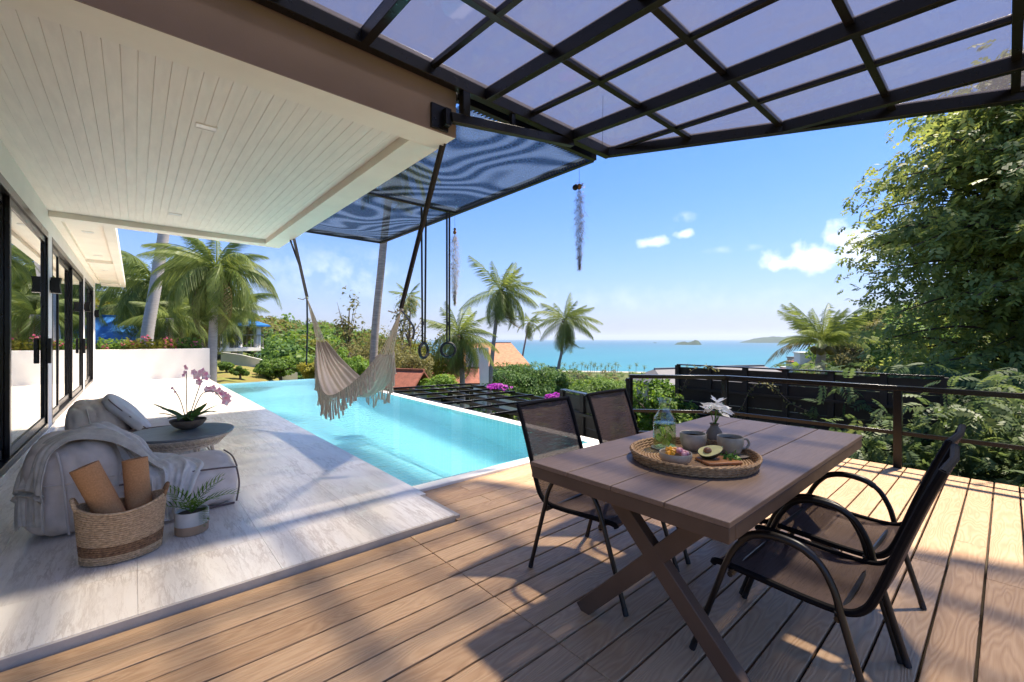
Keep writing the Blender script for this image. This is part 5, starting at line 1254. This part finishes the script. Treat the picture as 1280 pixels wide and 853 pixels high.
palm('full coconut palm right of the gym rings', vpath([(578, 478), (576, 450), (573, 418)], 31), 58 * k_ * 31, 36, COCO, .2, .16, emin=-65, wind=WR, wk=.1, seed=4, dry=4)
palm('thin distant coconut palm behind the strap of the hammock', vpath([(502, 430), (507, 395), (511, 372)], 60), 28 * k_ * 60, 18, COCOF, .2, .13, wind=WR, wk=.2, seed=5)
palm('bushy coconut palm above the black fence near the seaside town', vpath([(1025, 470), (1026, 450), (1028, 430)], 24), 56 * k_ * 24, 28, COCO[:2], .2, .17, emax=85, emin=22, wind=WR, wk=.1, seed=6, dry=1)
palm('tall leaning palm trunk rising past the shade net', vpath([(466, 500), (467, 445), (470, 400), (476, 340), (481, 290), (492, 200)], 17.5), 2.3, 22, COCO, .15, .13, seed=7)
palm('royal palm with drooping plumes beside the white planter', vpath([(265, 478), (266, 430), (268, 375), (270, 335)], 19.6), 78 * k_ * 19.6, 46, ROYAL, .16, .13, 'royalbark', 75, -42, seed=8, coconuts=False, dry=3)
palm('leaning grey palm trunk passing behind the roof edge', vpath([(181, 470), (184, 420), (194, 360), (205, 290), (216, 200)], 24), 3.0, 20, COCO, .24, .19, 'royalbark', seed=9)
palm('feathery palm behind the leaning grey trunk', vpath([(197, 470), (195, 400), (191, 350)], 30), 74 * k_ * 30, 32, ROYAL, .24, .17, 'royalbark', 78, -35, seed=10, coconuts=False)
for i, (px, y, d, w_, lb) in enumerate(((165, 385, 34, 42, 'shaggy palm over the blue tiled roof'), (225, 372, 33, 44, 'shaggy palm right of the leaning grey trunk'), (250, 392, 29, 40, 'low shaggy palm behind the royal palm trunk'), (292, 384, 36, 36, 'shaggy palm just left of the blue roofed pavilion'), (212, 398, 27, 34, 'short bushy palm above the planter flowers'))):
    palm(lb, vpath([(px + 1, 470), (px, (470 + y) / 2), (px, y)], d), w_ * k_ * d * 1.35, 30, ROYAL, .2, .16, 'royalbark', 80, -45, seed=20 + i, dry=4, coconuts=False)
palm('tiny distant palm on the skyline right of the blue pavilion', vpath([(310, 420), (311, 400), (312, 381)], 95), 11 * k_ * 95, 14, COCOF, .3, .2, seed=30, wind=WR, wk=.3)
for i in range(26):
    px = [692, 700, 712, 716, 721, 727, 731, 738, 741, 746, 751, 756, 760, 764, 769, 772, 668, 676, 684, 705, 734, 743, 786, 795, 805, 858][i]; d = 770 + (i * 37) % 40; h = 11 + (i * 5) % 9; p = polar(px, d); g = ground(p.x, p.y)
    palm('far coconut palm along the beach', [(p.x, p.y, g), (p.x + .4, p.y, g + h * .6), (p.x + 1, p.y - .5, g + h)], 6.0, 10, COCOF[:1] + COCOF[2:], .35, .25, seed=60 + i, group='coconut palms along the beach', coconuts=False)
# ------------------------------------------------------------------ big leafy tree on the right
def spray_geo(nl, L_, ll, seed, lw=.52):
    r_ = np.random.default_rng(seed); V = []; Q = []
    for i in range(nl):
        u = (i + .6) / nl; p = Vector((L_ * u, 0, -.55 * L_ * u * u)); 
        for s in (-1, 1):
            l_ = ll * (.75 + .5 * math.sin(math.pi * u)) * r_.uniform(.85, 1.15); d = Vector((.45, s, -.25 - .3 * u)).normalized(); sd = Vector((1, -.3 * s, -.4)).normalized() * l_ * lw * .5
            V += [p, p + d * l_ * .45 + sd, p + d * l_ + Vector((0, 0, -.15 * l_)), p + d * l_ * .45 - sd]; o = len(V) - 4; Q.append([o, o + 1, o + 2, o + 3])
    return np.array([tuple(q) for q in V])
SPR = [spray_geo(6, .26, .095, i) for i in range(5)]; SPR2 = [spray_geo(3, .15, .085, i + 20, .62) for i in range(5)]
def sprays(points, dirs, scale, seed, S=None):
    S = S or SPR
    r_ = np.random.default_rng(seed); out = []
    for p, d in zip(points, dirs):
        V = S[r_.integers(len(S))] * (scale * r_.uniform(.7, 1.3)); d = d / np.linalg.norm(d)
        a = math.atan2(d[1], d[0]); el = math.asin(max(-1, min(1, d[2]))); Rm = np.array(Matrix.Rotation(a, 3, 'Z') @ Matrix.Rotation(-el, 3, 'Y') @ Matrix.Rotation(r_.normal() * .5, 3, 'X'))
        out.append(V @ Rm.T + p)
    V = np.concatenate(out); return V, np.arange(len(V)).reshape(-1, 4)
r_ = np.random.default_rng(5)
def leafy(label, spine, nb, nl, reach0, leafs, seed, r0, top_in=.72, lowk=1.0):
    r_ = np.random.default_rng(seed); P = smoothpath(spine, 6); base = P[0]
    t = thing('leafy_tree', label, 'tree', base); bx_ = MB(); bx_.tube(P, [r0 * (1 - .85 * i / (len(P) - 1)) for i in range(len(P))], 10); pts = []; drs = []
    for k in range(nb):
        u = .10 + .90 * (k + .5) / nb; q = u * (len(P) - 1); i = min(int(q), len(P) - 2); s = P[i].lerp(P[i + 1], q - i); a = k * 2.39996
        reach = reach0 * ((1 - max(0, (u - top_in) / (1.04 - top_in))) ** .6 + .14) * r_.uniform(.6, 1.12)
        e = s + Vector((math.cos(a) * reach, math.sin(a) * reach, reach * r_.uniform(-.05, .5))); br = smoothpath([s, s.lerp(e, .5) + Vector((0, 0, .16 * reach)), e], 6)
        bx_.tube(br, [.016 * reach0 * (1 - .85 * j / (len(br) - 1)) + .003 for j in range(len(br))], 5)
        for j in range(nl):
            v = r_.uniform(.12, 1.0); q2 = v * (len(br) - 1); i2 = min(int(q2), len(br) - 2); p = np.array(br[i2].lerp(br[i2 + 1], q2 - i2)) + r_.normal(size=3) * np.array([.08, .08, .07]) * reach0 * (1.25 if v > .8 else 1)
            pts.append(p); drs.append(np.array([math.cos(a), math.sin(a), -.15]) + r_.normal(size=3) * .75)
    V, Q = sprays(pts, drs, leafs, seed, SPR2); link('crown', npmesh('crown', V, Q, M['leaf_tree']), t, -Vector(base)); obj('trunk', bx_, M['bark_dark'], t); return t
leafy('large leafy tree with drooping pinnate leaves right of the deck', [(13.8, -1.1, -5.5), (13.75, -.9, -2.5), (13.7, -.75, 1.5), (13.65, -.65, 3.8), (13.6, -.6, 5.9)], 320, 115, 2.6, 1.15, 5, .26, .74)
leafy('leafy tree behind, at the right edge, mostly covered by the large one', [(15.5, -4.6, -5.5), (15.3, -4.4, 0), (15.2, -4.2, 2.6), (15.2, -4.0, 4.9)], 90, 80, 3.3, 1.4, 4, .25)
def lowshrub(label, c, rad, n, seed, sc_=.9):
    r_ = np.random.default_rng(seed); b3 = thing('pinnate_shrub', label, 'shrub', (c[0], c[1], -4)); P = np.array(c) + r_.normal(size=(n, 3)) * np.array(rad); P = P[(P[:, 0] > 6.3) & (P[:, 2] < .95)]
    P = np.concatenate([P, P + r_.normal(size=P.shape) * .12]); P = P[(P[:, 0] > 6.3) & (P[:, 2] < .95)]; V, Q = sprays(P, np.array([-.6, .3, .1]) + r_.normal(size=P.shape) * .7, sc_ * .78, seed); link('crown', npmesh('crown', V, Q, M['leaf_low']), b3, -Vector(b3.location))
    b_ = MB().tube([(c[0], c[1], -4.2), (c[0] + .05, c[1] - .1, -2), (c[0], c[1], c[2])], [.05, .04, .015], 7)
    for k in range(6): a = k * 1.05; b_.tube([(c[0] + .05, c[1] - .1, -2), (c[0] + math.cos(a) * rad[0], c[1] + math.sin(a) * rad[1], c[2] + .3 * rad[2])], [.03, .008], 5)
    obj('trunk', b_, M['bark_dark'], b3)
lowshrub('leafy shrub with drooping leaves in front of the black fence by the railing', (7.35, .75, -.75), (.36, .55, .48), 900, 6)
lowshrub('dense leafy shrub behind the railing right of the fence end', (7.7, -.5, -.55), (.5, .62, .62), 2200, 7)
lowshrub('dense leafy shrub at the right edge behind the railing', (7.7, -1.9, -.5), (.5, .7, .62), 1900, 8)
lowshrub('leafy bushes filling the gap behind the fence end under the large tree', (9.6, .3, -.55), (.7, 1.2, .75), 2600, 9, 1.1)
# creepers on the fence
def creeper(label, path, seed, n=36, s=.045, mt='leaf_olive'):
    t = thing('creeper', label, 'creeper', path[0], 0, None); P = smoothpath(path, 8); rr = np.random.default_rng(seed)
    obj('stem', MB().tube(P, .005, 5), M['bark'], t); V = []; Q = []
    for i in range(n):
        p = P[int(rr.integers(len(P)))] + Vector(rr.normal(size=3)) * .025; d = Vector(rr.normal(size=3)); d.x -= .5; d.normalize(); u = d.orthogonal().normalized(); k = s * rr.uniform(.7, 1.3); o = len(V)
        V += [p, p + d * k * .5 + u * k * .3, p + d * k, p + d * k * .5 - u * k * .3]; Q.append([o, o + 1, o + 2, o + 3])
    link('leaves', npmesh('leaves', [tuple(q) for q in V], Q, M[mt]), t, -Vector(t.location))
creeper('thin creeper climbing the black fence behind the white blossoms', [(7.9, 3.15, .0), (7.9, 3.0, .22), (7.9, 2.9, .45), (7.88, 2.75, .60), (7.86, 2.6, .62)], 1, 46, .06)
creeper('creeper tendril drooping across the middle of the black fence', [(7.86, 2.62, .62), (7.86, 2.45, .50), (7.87, 2.25, .32), (7.88, 2.0, .22)], 2, 44, .06)
creeper('short creeper over the top left end of the black fence', [(7.9, 4.1, .35), (7.88, 3.95, .70), (7.86, 3.7, .85), (7.85, 3.4, .80)], 3, 40, .06)
creeper('low creeper near the foot of the black fence', [(7.9, 3.6, -.2), (7.88, 3.45, .1), (7.88, 3.3, .2)], 4, 30, .06)
# planter flowers
def flowerbed(label, x0, x1, y0, y1, z, n, seed, leafm, flm):
    t = thing('flowering_shrub', label, 'shrub', ((x0 + x1) / 2, (y0 + y1) / 2, .92), 0, 'flowering shrubs in the white planter'); rr = np.random.default_rng(seed)
    def pos(k): return np.stack([rr.uniform(x0, x1, k), rr.uniform(y0, y1, k), .95 + rr.uniform(0, 1, k) ** 1.4 * z * (1 + .5 * np.sin(rr.uniform(0, 6, k)))], 1)
    def quads(P, s):
        k = len(P); d = rr.normal(size=(k, 3)) + [0, 0, .8]; d /= np.linalg.norm(d, axis=1, keepdims=True); u = np.cross(d, rr.normal(size=(k, 3))); u /= np.linalg.norm(u, axis=1, keepdims=True); w_ = np.cross(d, u); ss = s * rr.uniform(.7, 1.3, (k, 1))
        return np.stack([P - u * ss, P + w_ * ss * .6, P + u * ss, P - w_ * ss * .6], 1).reshape(-1, 3)
    V = quads(pos(n), .055); link('foliage', npmesh('foliage', V, np.arange(len(V)).reshape(-1, 4), M[leafm]), t, -Vector(t.location))
    c = pos(5); P = np.concatenate([q + rr.normal(size=(14, 3)) * .05 for q in c]) + [0, 0, .08]; V = quads(P, .05); link('blossoms', npmesh('blossoms', V, np.arange(len(V)).reshape(-1, 4), M[flm]), t, -Vector(t.location))
for i, (a, b_, lf) in enumerate(((-.88, -.2, 'leaf_green'), (-.2, .5, 'leaf_yellow'), (.5, 1.1, 'leaf_yellow'), (1.1, 1.78, 'leaf_green'))):
    flowerbed(['pink flowering shrub in the planter nearest the house', 'yellow green shrub in the planter under the leaning trunk', 'yellow and pink shrub right of centre in the planter', 'green shrub with pink blooms at the planter end by the royal palm'][i], a, b_, 18.5, 19.2, .30, 700, 50 + i, lf, 'pinkflower')
def bougain(label, c, rad, n, seed):
    t = thing('bougainvillea', label, 'bougainvillea', (*c[:2], -3.8)); 
    V, Q = cloud_geo(n, rad, .10, seed, 14); link('blooms', npmesh('blooms', V + np.array(c), Q, M['bract']), t, -Vector(t.location))
    V, Q = cloud_geo(n, (rad[0] * 1.25, rad[1] * 1.25, rad[2] * 1.3), .11, seed + 1, 14); link('foliage', npmesh('foliage', V + np.array(c) - np.array([0, 0, .22]), Q, M['leaf_green']), t, -Vector(t.location))
    obj('stem', MB().tube([(c[0] + .2, c[1], -4.2), (c[0], c[1] + .1, -2), tuple(c)], [.04, .03, .012], 6), M['bark'], t)
bougain('magenta bougainvillea on the far side of the black trellis', (8.55, 10.4, -.14), (.28, .60, .08), 240, 3)
bougain('magenta bougainvillea just left of the sling chair back', (7.75, 7.25, -.10), (.26, .30, .14), 220, 6)
# ------------------------------------------------------------------ far houses
def gable(name, label, c, rz, lx, ly, zw, zr, m, wall='white', over=.6, eaves=True, cat='house', hip=0.0):
    t = thing(name, label, cat, c, rz)
    obj('wall', MB().box(-lx / 2, lx / 2, -ly / 2, ly / 2, -3, zw), M[wall], t, world=False, sm=False)
    a, b_ = lx / 2 + over, ly / 2 + over; h = hip * a
    def slab(p):
        mb = MB(); n = len(p); mb.v = [(x, y, z) for x, y, z in p] + [(x, y, z + .12) for x, y, z in p]; mb.f = [tuple(range(n))[::-1], tuple(range(n, 2 * n))] + [(i, (i + 1) % n, n + (i + 1) % n, n + i) for i in range(n)]; return mb
    e = .006
    for s in (-1, 1):
        obj('roof', slab([(-a, s * b_, zw - .1), (a, s * b_, zw - .1), (a - h, s * e, zr), (-a + h, s * e, zr)][::s]), m, t, world=False, sm=False)
    if hip:
        for s in (-1, 1): obj('roof', slab([(s * (a + .001), -b_, zw - .1), (s * (a + .001), b_, zw - .1), (s * (a - h + .002), 0.002, zr), (s * (a - h + .002), -.002, zr)][::s]), m, t, world=False, sm=False)
    obj('ridge', MB().bar((-a + h, 0, zr + .13), (a - h, 0, zr + .13), .18, .12), m, t, world=False)
    for i, x in enumerate((-.28, .22)):
        w_ = obj('window', MB().box(lx * x - .5, lx * x + .5, -ly / 2 - .03, -ly / 2 + .05, zw - 1.7, zw - .5), M['black'], t, world=False)
    return t
def corr(t, m, n, L_):                                # tile ribs
    pass
p = polar(142, 33); gable('blue_roof_house', 'house with bright blue tiled roof behind the planter', (p.x, p.y, 0), R(14), 3.6, 3.0, 1.2, 2.5, M['bluetile'], 'concrete')
p = polar(608, 74); gable('orange_roof_house', 'large villa with broad orange tiled roof before the sea', (p.x, p.y, -7.3), R(-38), 12, 8, 4.3, 7.9, M['orangetile'], 'white', 1.2, hip=.42)
p = polar(506, 25); gable('red_roof_shed', 'low shed with weathered red tiled roof beyond the pool corner', (p.x, p.y, -2.25), R(-62), 1.9, 1.5, .95, 1.75, M['redtile'], 'concrete', .3, cat='shed')
p = polar(570, 36); gable('red_roof_hut', 'small white hut with red tiled canopy under the palm', (p.x, p.y, -4.15), R(-35), 2.6, 2.4, 2.0, 3.0, M['redtile'], 'white', .6, cat='hut')
p = polar(572, 39); obj('upper_storey', MB().box(p.x - 1.0, p.x + 1.0, p.y - .8, p.y + .8, -2.5, .55), M['white'], bpy.data.objects['red_roof_hut'], sm=False)
p = polar(838, 30); gable('grey_roof_house', 'low house with pale grey roof left of the black fence', (p.x, p.y, -6.0), R(-20), 3.2, 3, 4.6, 5.3, M['greyroof'], 'concrete', .5, hip=.4)
p = polar(925, 30); gable('grey_roof_house', 'grey roofed house just showing over the black fence', (p.x, p.y, -5.5), R(-25), 5, 4, 4.3, 5.05, M['greyroof'], 'concrete', .5, hip=.4)
# blue pavilion
p = polar(291, 37); pv = thing('pavilion', 'open white pavilion with blue hipped roof and balcony', 'pavilion', (p.x, p.y, .05), R(22))
for x in (-1.1, 1.1):
    for y in (-1.1, 1.1): obj('column', MB().box(x - .17, x + .17, y - .17, y + .17, -3, 2.25), M['white'], pv, world=False)
obj('roof', MB().add([(-1.7, -1.7, 2.2), (1.7, -1.7, 2.2), (1.7, 1.7, 2.2), (-1.7, 1.7, 2.2), (0, 0, 3.15), (-1.7, -1.7, 2.3), (1.7, -1.7, 2.3), (1.7, 1.7, 2.3), (-1.7, 1.7, 2.3)], [(0, 3, 2, 1), (0, 1, 6, 5), (1, 2, 7, 6), (2, 3, 8, 7), (3, 0, 5, 8), (5, 6, 4), (6, 7, 4), (7, 8, 4), (8, 5, 4)]), M['bluetile'], pv, world=False, sm=False)
obj('balcony_floor', MB().box(-3.4, 1.4, -1.4, 1.4, .45, .68).box(-3.4, 1.38, -1.38, 1.38, -1.3, -1.1), M['white'], pv, world=False)
for y in (-1.36, 1.36):
    obj('handrail', MB().box(-3.4, 1.4, y - .03, y + .03, 1.55, 1.62), M['concrete'], pv, world=False)
    for i in range(17): obj('baluster', MB().box(-3.38 + i * .295, -3.35 + i * .295, y - .015, y + .015, .68, 1.55), M['concrete'], pv, world=False)
# lawn and drive at the left
V = []; Q = []; n = 24
def gp(px, d, dz): q = polar(px, d); return (q.x, q.y, ground(q.x, q.y) + dz)
for i in range(n + 1):
    for j in range(n + 1): V.append(gp(262 + 110 * i / n, 16.3 + 12 * j / n, .16))
for i in range(n):
    for j in range(n): Q.append([i * (n + 1) + j, i * (n + 1) + j + 1, (i + 1) * (n + 1) + j + 1, (i + 1) * (n + 1) + j])
tag(link('garden_lawn', npmesh('garden_lawn', V, Q, M['lawn'])), 'sloping lawn with dry patches at the pool corner', None, None, 'structure')
mb = MB()
for px, d, y in ((276, 31, 443), (300, 29.5, 446), (325, 27.5, 452), (350, 26, 459), (372, 25, 468)): q = polar(px, d); z = zpx(y, d, px); mb.v += [(q.x, q.y, z - 2.5), (q.x, q.y, z + .12), (q.x * 1.015, q.y * 1.015, z + .12), (q.x * 1.015, q.y * 1.015, z - 2.5)]
mb.f = [(4 * i + a, 4 * i + b_, 4 * i + 4 + b_, 4 * i + 4 + a) for i in range(4) for a, b_ in ((0, 1), (1, 2), (2, 3))] + [(0, 3, 2, 1), (16, 17, 18, 19)]
tag(obj('retaining_wall', mb, M['white'], None, sm=False), 'pale concrete retaining wall along the sloping drive', 'wall')
# seaside town
rt_ = random.Random(4)
for i in range(9):
    px = [970, 979, 986, 993, 1001, 1006, 1012, 965, 998][i]; d = [300, 285, 310, 270, 290, 262, 300, 320, 330][i]; p = polar(px, d); g = ground(p.x, p.y); w_ = [9, 7, 8, 9, 6, 8, 7, 8, 10][i]; hh = [5, 6.5, 4.5, 5, 4, 4.5, 5, 4, 5][i]
    t = thing('town_house', ['low white house at the left end of the far town', 'red brown house in the far town', 'brown flat roofed house in the far town', 'white house with red roof at the middle of the far town', 'small white house in front of the far town', 'bright white house nearest in the far town', 'pale house at the right end of the far town', 'small house by the water at the far town', 'grey roofed house at the back of the far town'][i], 'house', (p.x, p.y, g - 1), rt_.uniform(0, 1.5), 'houses in the far seaside town')
    obj('wall', MB().box(-w_ / 2, w_ / 2, -3.5, 3.5, 0, hh + 1), M[['white', 'redtile', 'redtile', 'white', 'white', 'white', 'concrete', 'concrete', 'concrete'][i]], t, world=False, sm=False)
    obj('roof', MB().box(-w_ / 2 - .5, w_ / 2 + .5, -4, 4, hh + 1, hh + 1.5), M[['greyroof', 'redtile', 'concrete', 'redtile', 'greyroof', 'white', 'greyroof', 'orangetile', 'greyroof'][i]], t, world=False, sm=False)
    for x in (-.25, .2): obj('window', MB().box(w_ * x - .7, w_ * x + .7, -3.6, -3.45, hh - 1.2, hh + .2), M['black'], t, world=False, sm=False)


hzm = bpy.data.materials.new('haze_air'); hzm.use_nodes = True; ht = hzm.node_tree; ht.nodes.clear()
pv_ = N(ht, 'ShaderNodeVolumePrincipled', i_Density=4.5e-5, i_Anisotropy=.3); pv_.inputs['Color'].default_value = (.80, .90, 1, 1); ho = N(ht, 'ShaderNodeOutputMaterial'); L(ht, pv_.outputs[0], ho.inputs['Volume'])
tag(obj('haze', MB().box(-42000, 42000, -42000, 42000, SEA - 70, 420), hzm, None, sm=False), 'thin sea haze that pales the far headland', None, None, 'stuff')
